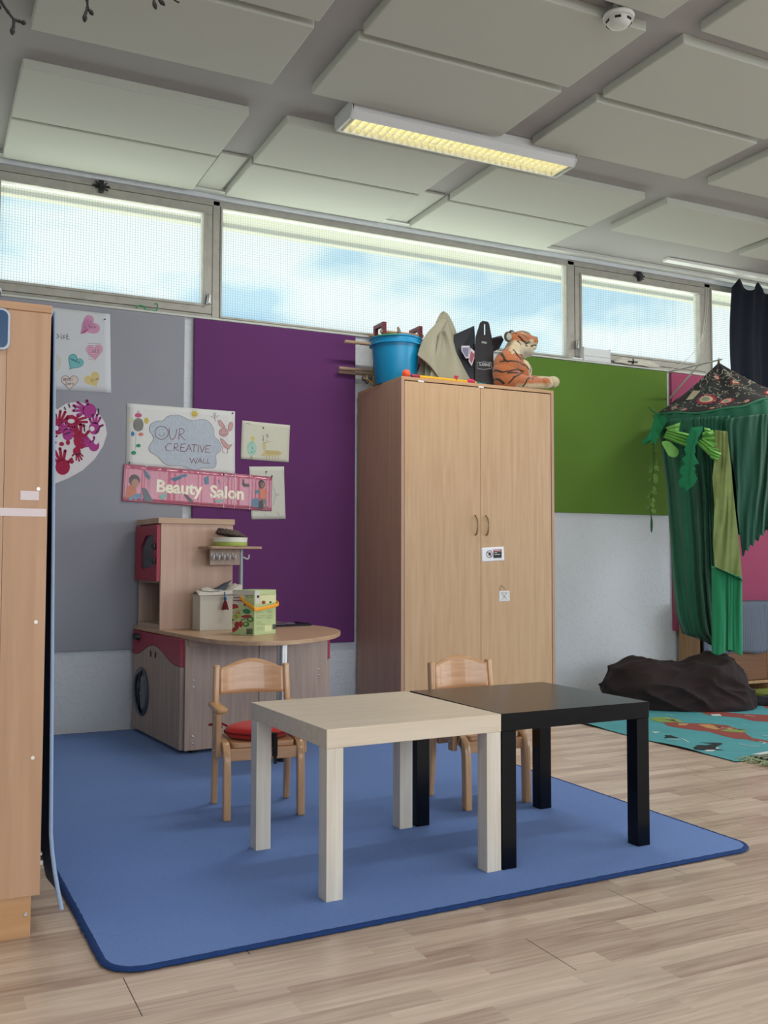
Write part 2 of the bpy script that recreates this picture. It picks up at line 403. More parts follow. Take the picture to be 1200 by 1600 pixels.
# glazed walls to the right and behind (outside the picture)
def big_window(n, c, size, axis, nv):
    w = bpy.data.objects.new('window_%d' % n, None); COL.objects.link(w); w.location = c; struct(w); f = MB(); L, H = size
    for i in range(nv+1):
        p = -L/2+L*i/nv
        if axis == 'y': f.box(-.03, p-.03, -H/2, .03, p+.03, H/2, .003)
        else: f.box(p-.03, -.03, -H/2, p+.03, .03, H/2, .003)
    for z in (-H/2, H/2-.06):
        if axis == 'y': f.box(-.03, -L/2, z, .03, L/2, z+.06, .003)
        else: f.box(-L/2, -.03, z, L/2, .03, z+.06, .003)
    f.build('window_frame', M_frame, w)
big_window(6, (X1+.05, -1.125, 1.45), (2.55, 2.2), 'y', 2); big_window(7, (X1+.05, 1.6, 1.45), (2.5, 2.2), 'y', 2)
big_window(8, (2.6, Y0-.05, 1.5), (5.6, 2.1), 'x', 4)

# unseen paving and hedge blocks, added outside the glazed walls to block upward light
M_block_ground = mat('light_block_paving', '#6d6a63', .9, var=.1, vscale=2)
b = MB(); b.box(X1+.1, -30, -.3, 40, WY+.1, -.15); b.box(-30, -30, -.3, X1+.1, Y0-.1, -.15); struct(b.build('trim_20', M_block_ground))
M_block_green = mat('light_block_green', '#2c3d22', .9, var=.3, vscale=3)
b = MB(); b.box(17, -20, -.15, 18.5, WY, 3.2, .3); struct(b.build('trim_21', M_block_green)); b = MB(); b.box(-20, -16.5, -.15, 17, -15, 3.2, .3); struct(b.build('trim_22', M_block_green))

# ------------------------------------------------------------------ ceiling panels
cols = {-1: (-.80, .17), 0: (.345, 1.31), 1: (1.49, 2.452), 2: (2.635, 3.603), 3: (3.76, 4.72), 4: (4.82, 5.78), 5: (5.96, 6.92)}
rows = {0: (4.62, 5.09), 1: (4.105, 4.600), 2: (3.31, 3.795), 3: (2.775, 3.265), 4: (2.19, 2.685), 5: (1.66, 2.155)}
coln = {-1: 'at the far left edge', 0: 'above the grey board', 1: 'above the purple board', 2: 'above the wardrobe', 3: 'above the green board', 4: 'by the dark blue curtain', 5: 'beyond the curtain'}
rown = {0: 'in the row touching the window wall', 1: 'one row in from the window wall', 2: 'in the row just in front of the strip light', 3: 'in the second row in front of the strip light', 4: 'in the row nearest the viewer', 5: 'in the row over the viewer'}
first = None
for r, (y0, y1) in rows.items():
    for c, (x0, x1) in cols.items():
        if (r == 0 and c not in (-1, 0, 1, 2)) or (r == 5 and c != -1 and c != 0 and c != 1) : continue
        if (r >= 4 and c in (4, 5)) or (r >= 3 and c == 5) or (r == 4 and c == -1) or (r == 5): continue
        if first is None:
            b = MB(); b.box(0, 0, 0, .965, .49, .042, .005); first = b.build('ceiling_panel', M_panel); o = first
        else: o = first.copy(); COL.objects.link(o)
        o.location = (x0, y0, 2.899); o.scale = ((x1-x0)/.965, (y1-y0)/.49, 1)
        tag(o, 'white acoustic ceiling panel %s, %s' % (coln[c], rown[r]), 'ceiling panel', 'acoustic panels on the ceiling')

# ------------------------------------------------------------------ strip light
def strip_light(label, loc):
    t = thing('strip_light', label, 'light', loc)
    b = MB()
    prof = [(-.10, .078), (-.10, .03), (-.078, 0), (-.070, 0), (-.072, .03), (-.07, .07), (.07, .07), (.072, .03), (.070, 0), (.078, 0), (.10, .03), (.10, .078)]
    b.prism([(y, z) for y, z in prof], -.61, .61, axis='x')
    b.build('housing', mat('lamp_white_enamel', '#c9cacb', .45), t)
    for s in (-1, 1):
        b = MB(); b.prism([(-.10, .078), (-.10, .03), (-.078, 0), (.078, 0), (.10, .03), (.10, .078)], s*.61-.006, s*.61+.006, axis='x', bev=.002); b.build('end_cap', mat('lamp_end_grey', '#bfc1c2', .4), t)
    for y in (-.032, .032):
        b = MB(); b.tube([(-.58, y, .045), (.58, y, .045)], .013, 12); b.build('fluorescent_tube', mat('tube_glow', '#fff2c0', .5, emit='#fff2b4', estr=4.0), t)
    b = MB()
    for i in range(32):
        x = -.585+i*.0377; b.prism([(x-.006, .033), (x+.006, .033), (x+.0025, .002), (x-.0025, .002)], -.067, .067, axis='y')
    b.prism([(-.004, .034), (.004, .034), (.002, .004), (-.002, .004)], -.59, .59, axis='x')
    b.build('louvre', mat('louvre_satin', '#f2f0dc', .4, metal=.1), t)
    d = bpy.data.lights.new('lamp_glow', 'AREA'); d.shape = 'RECTANGLE'; d.size = 1.12; d.size_y = .12; d.energy = LAMP if loc[1] > 2 else LAMP*.6; d.color = (1.0, .98, .93)
    o = bpy.data.objects.new('lamp_glow', d); COL.objects.link(o); o.parent = t; o.location = (0, 0, -.002)
    return t
LAMP = 22
strip_light('long white louvred fluorescent strip light, glowing, on the ceiling', (2.31, 3.925, 2.86))
strip_light('added unseen strip light over the play mat, beyond the right edge', (5.25, 3.925, 2.86))  # this and the next three: unseen, added to brighten floor and tabletops from above
strip_light('added unseen strip light above the viewer, left one', (-.1, .9, 2.86))
strip_light('added unseen strip light above the viewer, middle one', (2.31, .9, 2.86))
strip_light('added unseen strip light above the viewer, right one', (5.25, .9, 2.86))

# ------------------------------------------------------------------ smoke detector
t = thing('smoke_detector', 'round white smoke detector on the ceiling near the top right', 'smoke detector', (2.285, 2.735, 2.898))
M_sd = mat('detector_white', '#c8c8c2', .5)
b = MB(); b.lathe([(.0, 0), (.055, 0), (.058, -.006), (.055, -.016), (.05, -.018)], seg=40); b.lathe([(.02, .042), (.02, 0)], seg=16); b.build('base', M_sd, t, smooth=True)
b = MB(); b.lathe([(.046, -.016), (.044, -.03), (.034, -.041), (.02, -.045), (0, -.045)], seg=40); b.build('cover', M_sd, t, smooth=True)
for k in range(6):
    a = k*pi/3+.3; b = MB(); b.box(-.011, -.003, -.004, .011, .003, .004, .001, M=Matrix.Rotation(a, 4, 'Z') @ Matrix.Translation((0, .0445, -.027))); b.build('vent_slot', M_black, t)

# ------------------------------------------------------------------ curtain track and dark blue curtain
b = MB(); b.box(4.52, 4.93, CEIL-.02, 6.9, 4.985, CEIL, .003); tag(b.build('curtain_track', mat('track_white', '#e2e4e0', .5)), 'thin white curtain track along the ceiling above the blue curtain', 'curtain track')
def cur(u, v):
    x = 5.20+u*1.35; ph = u*34
    top = 2.925-.085*abs(sin((u-.055)*pi/.14))**.9; z = top-(top-2.135-.03*u)*v
    return Vector((x-.02*sin(v*3)*(1-u), 5.03+.022*sin(ph)*(0.5+.5*v)+.01*sin(ph*2.3+v*2), z))
b = MB(); b.grid(cur, 120, 16); tag(b.build('window_curtain', mat('dark_navy_cloth', '#020a1e', .95, bump=.1, bscale=300), smooth=True, solid=.003), 'dark navy curtain pinned across the right end of the window', 'curtain')

# ------------------------------------------------------------------ pinboards
def board(name, x0, x1, z0, z1, c, label, d=.025):
    b = MB(); b.box(x0, WY-d, z0, x1, WY-.0005, z1, .003)
    o = b.build(name, mat('board_cloth_'+c[1:], c, .9, var=.03, vscale=3, bump=.12, bscale=700, sheen=.15)); tag(o, label, 'pinboard', 'pinboards on the back wall'); return o
board('pinboard', -.75, 1.285, .423, 2.207, '#9395a0', 'grey fabric pinboard on the wall behind the play kitchen')
board('pinboard', 1.338, 2.30, .418, 2.207, '#5f2a66', 'deep purple fabric pinboard between the play kitchen and wardrobe')
board('pinboard', 3.34, 4.675, 1.205, 2.205, '#567a22', 'green fabric pinboard on the wall right of the wardrobe')
board('pinboard', 4.715, 6.6, .41, 2.205, '#9c4365', 'pink fabric pinboard behind the green canopy')

# ================================================================== RUG
RX0, RX1, RY0, RY1 = .325, 2.36, 2.155, 5.13
def skew(x, y):   # the loose carpet lies slightly out of square
    b = max(0, (5.13-y)/2.975); a = (RX1-x)/(RX1-RX0); return (x+.068*a*b**3.5, y+b*(.055-.075*a))
def rrect(x0, y0, x1, y1, r, n=8, rb=None):
    o = []
    for cx, cy, a, q in ((x0+r, y0+r, pi, r), (x1-r, y0+r, 1.5*pi, r), (x1-r, y1-r, 0, r), (x0+r, y1-r, pi/2, r)):
        for i in range(n+1): t = a+i*pi/2/n; o.append((cx+q*cos(t), cy+q*sin(t)))
    return o
t = thing('rug', 'large blue carpet with a darker blue bound edge under the tables', 'rug', (0, 0, 0))
M_rug = mat('blue_carpet', '#5c81c4', .95, var=.07, vscale=260, bump=.5, bscale=500, sheen=.15, detail=2)
b = MB(); b.prism([skew(x, y) for x, y in rrect(RX0+.012, RY0+.012, RX1-.012, RY1-.012, .07)], .0005, .010, axis='z'); b.build('pile', M_rug, t)
pts = [skew(x, y) for x, y in rrect(RX0+.008, RY0+.008, RX1-.008, RY1-.008, .075, 10)]; path = []
for i in range(len(pts)):
    a, c = Vector((*pts[i], 0)), Vector((*pts[(i+1) % len(pts)], 0)); n = max(1, int((c-a).length/.012))
    for j in range(n): path.append(a.lerp(c, j/n))
path.append(path[0].copy())
P = [p+Vector((random.uniform(-.0012, .0012), random.uniform(-.0012, .0012), .0055)) for p in path]
b = MB(); b.tube(P, [1 for _ in P], 8)
for k_, v_ in enumerate(b.bm.verts):
    q = P[k_//8]; d = v_.co-q; v_.co = q+Vector((d.x*.012, d.y*.012, d.z*.0052))*(1+.04*sin(k_//8*1.7))
b.build('bound_edge', mat('dark_blue_binding', '#0c3570', .95, bump=.4, bscale=300), t, smooth=True)
RZ = .010

# ================================================================== TABLES
def table(name, label, loc, rz, m_top, m_leg):
    t = thing(name, label, 'table', (*loc, RZ), rz, 'small square tables pushed together')
    L, H, T, w = .55, .44, .05, .05
    b = MB(); b.box(0, 0, H-T, L, L, H, .0015); b.build('tabletop', m_top, t)
    for x, y in ((0, 0), (L-w, 0), (0, L-w), (L-w, L-w)):
        b = MB(); b.box(x+.001, y+.001, 0, x+w-.001, y+w-.001, H-T, .0015); b.build('leg', m_leg, t)
    return t
birch = wood('pale_birch_foil', '#d8cab8', '#cdbda6', 5, 'x', .42); birchl = wood('pale_birch_leg', '#dad2c6', '#cabfae', 6, 'z', .42)
blk = mat('black_brown_foil', '#04070f', .2, bump=.015, bscale=60, spec=.25)
table('side_table', 'small square pale birch table, left of the pushed-together pair', (.9683, 2.331), .0459, birch, birchl)
table('side_table', 'small square black table, right of the pushed-together pair', (1.5205, 2.356), .0226, blk, blk)

# ================================================================== CHILDREN'S CHAIRS
beech = wood('lacquered_beech', '#cfa57c', '#bb8d64', 7, 'z', .3, .3); beechx = wood('lacquered_beech_board', '#cfa077', '#bd8c62', 6, 'x', .3, .3)
beechy = wood('lacquered_beech_rail', '#d2a46e', '#bd8d58', 6, 'y', .28, .4)
def chair(label, loc, rz, cushion=False):
    t = thing('toddler_armchair', label, 'chair', (*loc, RZ), rz, 'small wooden armchairs behind the tables')
    W = .128
    b = MB(); b.prism([(x, y) for x, y in rrect(-W+.018, -.11, W-.018, .11, .02, 5)], .236, .254, axis='z', bev=.003); b.build('seat', beechx, t)
    for s in (-1, 1):
        path = spline([(s*W, -.122, 0), (s*W, -.120, .12), (s*W, -.116, .20), (s*W, -.098, .235), (s*W, -.06, .243), (s*W, .10, .243)], 6)
        b = MB(); b.bar(path, .026, .030, (1, 0, 0), bev=.004); b.build('leg', beech, t, smooth=50)
    for s in (-1, 1):
        path = spline([(s*W*1.04, .128, 0), (s*W*1.04, .112, .13), (s*W*1.04, .106, .26), (s*W*1.02, .118, .40), (s*W, .128, .496)], 6)
        b = MB(); b.bar(path, .022, .028, (1, 0, 0), bev=.006); b.build('leg', beech, t, smooth=50)
    for y in (-.108, .10):
        b = MB(); b.box(-W+.012, y-.009, .195, W-.012, y+.009, .236, .003); b.build('seat_rail', beechx, t)
    def back(u, v):
        x = (u-.5)*2*(W-.010); zt = .484+.032*cos((u-.5)*pi)**1.3; z = .392+(zt-.392)*v
        return Vector((x, .118+.022*(1-(2*u-1)**2)*.9-.0+(z-.45)*.12, z))
    b = MB(); b.grid(back, 24, 8); b.build('backrest', beechx, t, smooth=True, solid=.011)
    for s in (-1, 1):
        b = MB(); b.prism([(x, y) for x, y in rrect(s*(W+.012)-.021, -.085, s*(W+.012)+.021, .115, .014, 5)], .352, .368, axis='z', bev=.004); b.build('armrest', beechy, t, smooth=50)
        b = MB(); b.bar([(s*(W+.022), -.058, .352), (s*(W+.022), -.062, .20)], .020, .036, (1, 0, 0), bev=.004); b.build('arm_post', beech, t)
        b = MB(); b.tube([(s*(W+.031), -.06, .225), (s*(W+.035), -.06, .225)], .005, 10); b.build('bolt', M_steel, t)
    if cushion:
        c = thing('seat_cushion', 'round red seat cushion tied to the left chair', 'cushion', (loc[0], loc[1], RZ+.2555), rz)
        def cu(u, v):
            a = 2*pi*u; r = (v if v < .5 else 1-v)*2; q = 1 if v < .5 else -1
            pr = min(1, r); rx = .112*pr**.55; ry = .105*pr**.55
            h = .023*sqrt(max(0, 1-pr**3)); return Vector((rx*cos(a)*(1+.04*cos(4*a)), ry*sin(a)*(1+.04*cos(4*a)), .021+q*(h+.002)*(1.0 if q > 0 else .95)))
        b = MB(); b.grid(cu, 48, 20, closed_u=True); b.build('pad', mat('red_cotton', '#c2231f', .85, bump=.15, bscale=200, sheen=.2), c, smooth=True)
        b = MB(); b.tube([(.112*cos(2*pi*k/48)*(1+.04*cos(8*pi*k/48)), .105*sin(2*pi*k/48)*(1+.04*cos(8*pi*k/48)), .021) for k in range(49)], .004, 6); b.build('piping', mat('dark_red_piping', '#7d1418', .85), c, smooth=True)
        b = MB(); b.tube(spline([(-.085, .085, .02), (-.118, .10, .035), (-.150, .113, .03), (-.149, .125, .026), (-.12, .128, .03), (-.112, .10, .02)]), .004, 6); b.build('tie', mat('red_tie', '#9c1c24', .85), c, smooth=True)
        b = MB(); b.box(.028, -.128, -.05, .045, -.110, .03, .003); b.box(.031, -.131, -.075, .042, -.127, -.04, .001); b.build('strap', mat('black_webbing', '#0e0e10', .8), c)
    return t
chair('small beech armchair with a red cushion behind the pale table', (1.108, 3.306), -.128, True)
chair('small beech armchair without a cushion behind the black table', (1.893, 3.095), .03)

# ================================================================== WARDROBE
WX0, WX1, WF, WB, WT = 2.313, 3.302, 4.556, 5.118, 1.874
wt = thing('wardrobe', 'tall two-door beech wardrobe against the back wall', 'wardrobe', (WX0, WF, 0))
beechp = wood('beech_laminate_front', '#c2a27f', '#b79471', 5, 'z', .5); beechs = wood('beech_laminate_side', '#b59380', '#a98672', 5, 'z', .5)
ww, wd = WX1-WX0, WB-WF
for x in (0, ww-.018):
    b = MB(); b.box(x, 0, 0.0, x+.018, wd, WT-.018, .001); b.build('side_panel', beechs, wt)
b = MB(); b.box(0, 0, WT-.018, ww, wd, WT, .001); b.build('top_panel', wood('beech_laminate_top', '#c09a76', '#b08a67', 5, 'x', .5), wt)
b = MB(); b.box(.018, wd-.01, .02, ww-.018, wd-.004, WT-.02); b.build('back_panel', beechs, wt)
b = MB(); b.box(.018, .03, 0, ww-.018, .045, .075); b.build('plinth', beechs, wt)
for z in (.06, .9): b = MB(); b.box(.018, .028, z, ww-.018, wd-.012, z+.018); b.build('shelf', beechs, wt)
SX = .494
for i, (x0, x1, hx) in enumerate(((.0215, SX-.001, SX-.035), (SX+.001, ww-.0215, SX+.035))):
    b = MB(); b.box(x0, .002, .08, x1, .02, WT-.023, .001); d = b.build('door', beechp, wt)
    b = MB(); b.tube(spline([(hx, .002, 1.137), (hx, -.014, 1.128), (hx, -.024, 1.085), (hx, -.014, 1.040), (hx, .002, 1.031)], 6), .0045, 8); b.build('handle', mat('antique_brass', '#9a8a68', .3, metal=1), d, smooth=True)
    b = MB(); b.box(x0+.08 if i == 0 else x0-.015, -.0006, WT-.0235, x0+.115 if i == 0 else x0+.02, .0015, WT-.0135); b.build('tape', mat('clear_tape', '#d9d4cf', .3), d)

def sheet(name, corners, Y, m, label, cat, group=None, curl=.003):
    """paper pinned flat to a surface: corners as (x, z) TL TR BR BL"""
    TL, TR, BR, BL = [Vector((c[0], Y, c[1])) for c in corners]
    ph = random.random()*6
    def f(u, v):
        p = TL.lerp(TR, u).lerp(BL.lerp(BR, u), v); e = max(0, abs(u-.5)*2-.6)*max(0, abs(v-.5)*2-.6)*6
        p.y -= .0008+curl*e*abs(sin(ph+u*2+v*3)); return p
    b = MB(); b.grid(f, 14, 12); o = b.build(name, m, None, smooth=True, solid=.0004); tag(o, label, cat, group); return o
def xz(*px, Y): return [(lambda p: (p.x, p.z))(at(u, v, y=Y)) for u, v in px]
M_paper = mat('white_paper', '#d9dadb', .8)
# notice and drawing taped to the wardrobe
Yd = WF+.002
def Pd(u, v): return at(u, v, y=Yd-.0032)
n = sheet('notice', xz((752, 856), (787, 854), (788, 875.5), (753, 878), Y=Yd), Yd, mat('bright_paper', '#e6eaf2', .6), 'small printed white warning notice taped to the right wardrobe door', 'notice', curl=0)
S = lambda X, Y: (745+X/21.82, 845+Y/21.82)
PdS = lambda X, Y: Pd(*S(X, Y))
patches([[(570, 365), (848, 360), (846, 580), (572, 585)]], PdS, 'black_field', mat('print_black', '#1c211e', .6), n)
patches([[(565, 300), (845, 290), (848, 350), (568, 365)]], PdS, 'red_header', mat('print_red', '#a8304a', .6), n)
pt = lambda X, Y: Pd(*S(X, Y))+Vector((0, -.0006, 0))
patches([[(590, 325), (800, 318), (800, 338), (590, 345)], [(600, 395), (690, 392), (690, 412), (600, 415)], [(600, 460), (780, 455), (780, 472), (600, 478)]], pt, 'white_lines', mat('print_white', '#e8e6ea', .6), n)
strokes([ellipse(432, 455, 95, 120, 22)+[(527, 455)], [(365, 375), (500, 535)]], .0028, pt, 'prohibition_ring', mat('print_dark_red', '#5c1c34', .6), n)
patches([ellipse(440, 450, 42, 55, 12)], pt, 'hand_symbol', mat('print_dark', '#2a1620', .6), n)
n = sheet('taped_drawing', xz((779.5, 923.5), (796, 923), (796.5, 939.5), (779.5, 940), Y=Yd), Yd, M_paper, 'tiny square paper with a crossed X drawing on the wardrobe door', 'drawing', curl=0)
S2 = lambda X, Y: Pd(720+X/7.5, 780+Y/7.5)
strokes([[(480, 1100), (500, 1130), (540, 1175)], [(540, 1098), (510, 1140), (482, 1182)], [(475, 1098), (545, 1096)]], .0012, S2, 'pen_lines', mat('pen_grey', '#4b4b4b', .8), n)
strokes([[(462, 1075), (462, 1040), (478, 1010), (500, 1030), (525, 1062)]], .0022, S2, 'paper_loop', mat('brown_pencil', '#8a6a52', .8), n)

# ================================================================== PLAY KITCHEN
KN, KA = Vector((1.11, 4.361, 0)), radians(5)
KM = Matrix.Translation(KN) @ Matrix.Rotation(KA, 4, 'Z')
def kw(u, v, z=0): return KM @ Vector((u, v, z))
kit = thing('play_kitchen', 'wooden toy kitchen with red panels, rounded worktop and microwave tower', 'play kitchen', KN, KA)
maple = wood('maple_laminate', '#b9a294', '#a58d80', 5, 'z', .5); mapled = wood('maple_laminate_door', '#a89588', '#968175', 5, 'z', .5)
maplet = wood('maple_laminate_top', '#c4a283', '#b08e72', 4, 'x', .35); mapleh = wood('maple_tower', '#ccab98', '#bd9b89', 3.5, 'z', .5)
M_red = mat('toy_red_laminate', '#9c2740', .45)
M_chrome = mat('chrome_tube', '#d3d6da', .28, metal=1)
KH = .53
b = MB(); b.prism([(0, .002), (.722, .002), (.737, .69), (0, .745)], .028, KH, axis='z'); b.build('base_cabinet', mapled, kit)
b = MB(); b.box(.0, -.016, .028, .3595, .0, KH-.002, .001); b.build('side_panel', maple, kit)
b = MB(); b.box(.3625, -.016, .028, .724, .0, KH-.002, .001); b.build('side_panel', maple, kit)
for x0, x1 in ((.012, .33),):
    b = MB(); b.box(x0, -.036, .500, x1, -.0165, KH, .001); b.build('batten', mapleh, kit)
b = MB(); b.box(.7245, -.012, .405, .741, .66, KH-.004, .002); b.build('red_fascia', M_red, kit)
b = MB(); b.box(.7245, -.010, .03, .739, .66, .400, .002); b.build('end_door', maple, kit)
cont = spline([Vector((x, y, 0)) for x, y in ((-.014, .745), (-.012, .4), (-.004, .1), (.006, -.2), (.035, -.38), (.12, -.49), (.22, -.525), (.32, -.515), (.46, -.44), (.58, -.344), (.70, -.19), (.77, -.04), (.806, .168), (.80, .42), (.768, .69))], 6)
b = MB(); b.prism([(p.x, p.y) for p in cont], KH, KH+.020, axis='z', bev=.003); b.build('worktop', maplet, kit)
# front (facing left): two doors with red wavy fascias
def wave(y):
    if y < .395: t = y/.395; return .404+.068*(.5-.5*cos(pi*min(1, max(0, (t-.12)/.88))))
    t = (y-.395)/.345; return .472-.066*(.5-.5*cos(pi*min(1, t*1.1)))
for y0, y1 in ((.0, .3935), (.3965, .742)):
    ys = [y0+(y1-y0)*i/20 for i in range(21)]
    b = MB(); b.prism([(y, wave(y)+.0015) for y in ys]+[(y1, KH-.003), (y0, KH-.003)], -.019, -.001, axis='x'); b.build('red_fascia', M_red, kit)
    b = MB(); b.prism([(y, wave(y)-.0015) for y in ys]+[(y1, .03), (y0, .03)], -.019, -.001, axis='x'); d = b.build('door', mapled, kit)
    hy = .36 if y0 == 0 else .436
    b = MB(); b.prism(ellipse(hy, .428, .012, .017, 16), -.0205, -.019, axis='x'); b.build('finger_hole', mat('dark_hole', '#3a1a1a', .7), d)
    if y0 > 0:
        RX = Matrix.Rotation(-pi/2, 4, 'Y')
        b = MB(); b.lathe([(.092, 0), (.118, 0), (.121, .006), (.116, .012), (.096, .012), (.092, .006)], c=(-.019, .578, .228), M=RX, seg=48, closed=True); b.build('porthole_ring', mat('grey_blue_plastic', '#4c5562', .35), d, smooth=True)
        b = MB(); b.lathe([(0, .002), (.094, .002), (.094, 0)], c=(-.019, .578, .228), M=RX, seg=48); b.build('porthole_glass', mat('dark_glass', '#3a414e', .15), d)
        b = MB(); b.tube(spline([(-.032, .535, .335), (-.048, .525, .30), (-.052, .520, .235), (-.048, .525, .165), (-.032, .54, .125)], 5), .007, 8); b.build('porthole_handle', M_black, d, smooth=True)
for y in (.676, .636):
    b = MB(); b.lathe([(0, .016), (.016, .016), (.019, 0)], c=(-.019, y, .497), M=Matrix.Rotation(-pi/2, 4, 'Y'), seg=20); b.build('dial', mat('dark_teal_knob', '#15222c', .4), kit, smooth=True)
for x, z in ((.038, .343), (.038, .312), (.038, .090), (.038, .058), (.676, .358), (.676, .330), (.09, .517)):
    b = MB(); yy = -.0365 if z > .5 else -.0165
    b.lathe([(0, .0015), (.004, .001), (.005, 0)], c=(x, yy, z), M=Matrix.Rotation(pi/2, 4, 'X'), seg=12); b.build('screw', M_steel, kit, smooth=True)
for x, y in ((.06, .04), (.66, .06), (.06, .68), (.66, .63)):
    b = MB(); b.lathe([(.022, RZ), (.022, .028)], c=(x, y, 0), seg=20); b.build('foot', M_black, kit, smooth=True)
b = MB(); b.lathe([(.026, RZ+.02), (.026, KH-.008)], c=(.33, -.342, 0), seg=28); b.build('support_pole', M_chrome, kit, smooth=True)
b = MB(); b.lathe([(.030, RZ), (.032, RZ+.004), (.030, RZ+.024)], c=(.33, -.342, 0), seg=28); b.lathe([(.045, KH-.012), (.058, KH-.001)], c=(.33, -.342, 0), seg=28); b.build('pole_flange', M_black, kit, smooth=True)
# tower
TZ0, TZ1 = KH+.020, 1.068
b = MB(); b.box(.0, .360, TZ0, .375, .377, TZ1, .001); b.build('tower_side', mapleh, kit)
b = MB(); b.box(.0, .705, TZ0, .36, .722, TZ1, .001); b.build('tower_side', maple, kit)
b = MB(); b.box(.358, .377, TZ0, .374, .705, TZ1); b.build('tower_back', maple, kit)
b = MB(); b.box(.0, .377, TZ0, .358, .705, TZ0+.022); b.box(.0, .377, .775, .358, .705, .79); b.build('tower_shelf', maple, kit)
b = MB(); b.box(-.016, .352, TZ1, .382, .728, TZ1+.028, .002); b.build('tower_top', wood('maple_tower_top', '#c0a086', '#ad8d75', 4, 'x', .45), kit)
outer = [(.364, .785), (.722, .785), (.722, 1.062), (.364, 1.062)]; inner = [(.425, .855), (.60, .842), (.632, .86), (.632, .955), (.545, 1.012), (.425, 1.012)]

def ring_panel(outer, inner, x0, x1):
    b = MB(); n = len(inner)
    import itertools
    # bridge: match each inner point with the closest point along outer box outline
    y0, z0, y1, z1 = outer[0][0], outer[0][1], outer[2][0], outer[2][1]; cy = sum(p[0] for p in inner)/n; cz = sum(p[1] for p in inner)/n
    def proj(p):
        dy, dz = p[0]-cy, p[1]-cz; t = min([(q/d) for q, d in ((y1-cy, dy), (y0-cy, dy), (z1-cz, dz), (z0-cz, dz)) if abs(d) > 1e-9 and q/d > 0]); return (cy+dy*t, cz+dz*t)
    pts = []
    for i in range(n):
        a, c = inner[i], inner[(i+1) % n]
        for k in range(8): pts.append((a[0]+(c[0]-a[0])*k/8, a[1]+(c[1]-a[1])*k/8))
    # add directions to the outer corners
    def angof(p): return atan2(p[1]-cz, p[0]-cy)
    def inner_at(ang):
        best = None
        for i in range(n):
            a, c = inner[i], inner[(i+1) % n]; dx, dz = cos(ang), sin(ang); ex, ez = c[0]-a[0], c[1]-a[1]; den = dx*ez-dz*ex
            if abs(den) < 1e-9: continue
            t = ((a[0]-cy)*ez-(a[1]-cz)*ex)/den; s_ = ((a[0]-cy)*dz-(a[1]-cz)*dx)/den
            if t > 0 and -1e-6 <= s_ <= 1+1e-6: best = (cy+dx*t, cz+dz*t)
        return best
    for o in outer: pts.append(inner_at(angof(o)))
    pts = sorted([p for p in pts if p], key=angof); out = [proj(p) for p in pts]; m = len(pts)
    for x in (x0, x1):
        for i in range(m): b.poly([(x, *pts[i]), (x, *pts[(i+1) % m]), (x, *out[(i+1) % m]), (x, *out[i])])
    for i in range(m):
        b.poly([(x0, *pts[i]), (x0, *pts[(i+1) % m]), (x1, *pts[(i+1) % m]), (x1, *pts[i])]); b.poly([(x0, *out[i]), (x0, *out[(i+1) % m]), (x1, *out[(i+1) % m]), (x1, *out[i])])
    return b
mw = ring_panel(outer, inner, -.019, -.001).build('microwave_door', M_red, kit)
b = MB(); b.prism(inner, -.011, -.007, axis='x'); b.build('door_window', mat('smoky_pane', '#5f5d6c', .12, alpha=.6), mw)
for z in (.955, .885):
    b = MB(); b.box(-.031, .378, z-.016, -.019, .408, z+.016, .004); b.lathe([(0, .007), (.007, .007), (.008, 0)], c=(-.031, .393, z), M=Matrix.Rotation(-pi/2, 4, 'Y'), seg=14); b.build('control_knob', mat('dark_green_knob', '#16241f', .4), mw, smooth=30)
# hook rack with small shelf on a grey pole
M_grey = mat('grey_enamel', '#8d949b', .4, metal=.4)
b = MB(); b.lathe([(.011, TZ0), (.011, .944)], c=(.395, .300, 0), seg=20); b.build('rack_pole', M_grey, kit, smooth=True)
b = MB(); b.prism([(x, y) for x, y in rrect(.185, .19, .468, .352, .02, 4)], .944, .957, axis='z', bev=.002); b.build('rack_shelf', wood('maple_rack', '#a88a74', '#95785f', 4, 'x', .5), kit)
b = MB(); b.box(.225, .285, .865, .384, .299, .944, .001); b.build('hook_board', mapled, kit)
for i in range(6):
    x = .232+i*.028 if i < 5 else .425; y = .285 if i < 5 else .30
    b = MB(); b.tube(spline([(x, y, .925), (x, y-.002, .905), (x, y-.02, .893), (x, y-.036, .897), (x, y-.038, .915)], 4), .0042, 8)
    if i == 5: b = MB(); b.tube(spline([(.406, .30, .905), (.425, .30, .896), (.436, .30, .900), (.438, .30, .917)], 4), .0045, 8)
    b.build('hook', mat('light_grey_plastic', '#c8c9d0', .4), kit, smooth=True)

KZ = TZ0
# bowl and woven tray on the rack
c = kw(.325, .270, .957)
t = thing('toy_bowl', 'white and green toy bowl on the little rack shelf', 'bowl', c)
b = MB(); b.lathe([(.0, .001), (.082, .001), (.084, .004), (.084, .020), (.070, .020), (.0, .018)], seg=40); b.build('green_base', mat('olive_green_plastic', '#a3b354', .45), t, smooth=35)
b = MB(); b.lathe([(.080, .0195), (.083, .022), (.085, .040), (.086, .044), (.083, .044), (.080, .024), (0, .022)], seg=40); b.build('white_rim', mat('cream_plastic', '#dfe0d4', .4), t, smooth=35)
t = thing('woven_coaster', 'dark brown woven round tray tilted on top of the toy bowl', 'woven tray', c+Vector((.0, 0, .046)))
b = MB(); TM = Matrix.Rotation(.14, 4, 'Y')
for k in range(5):
    r = .074-.006*k; b.tube([TM @ Vector((r*cos(2*pi*i/40)-.004*k, r*sin(2*pi*i/40), .012+.005*k+.0022*sin(i*2.6+k*1.7))) for i in range(41)], .0035, 6)
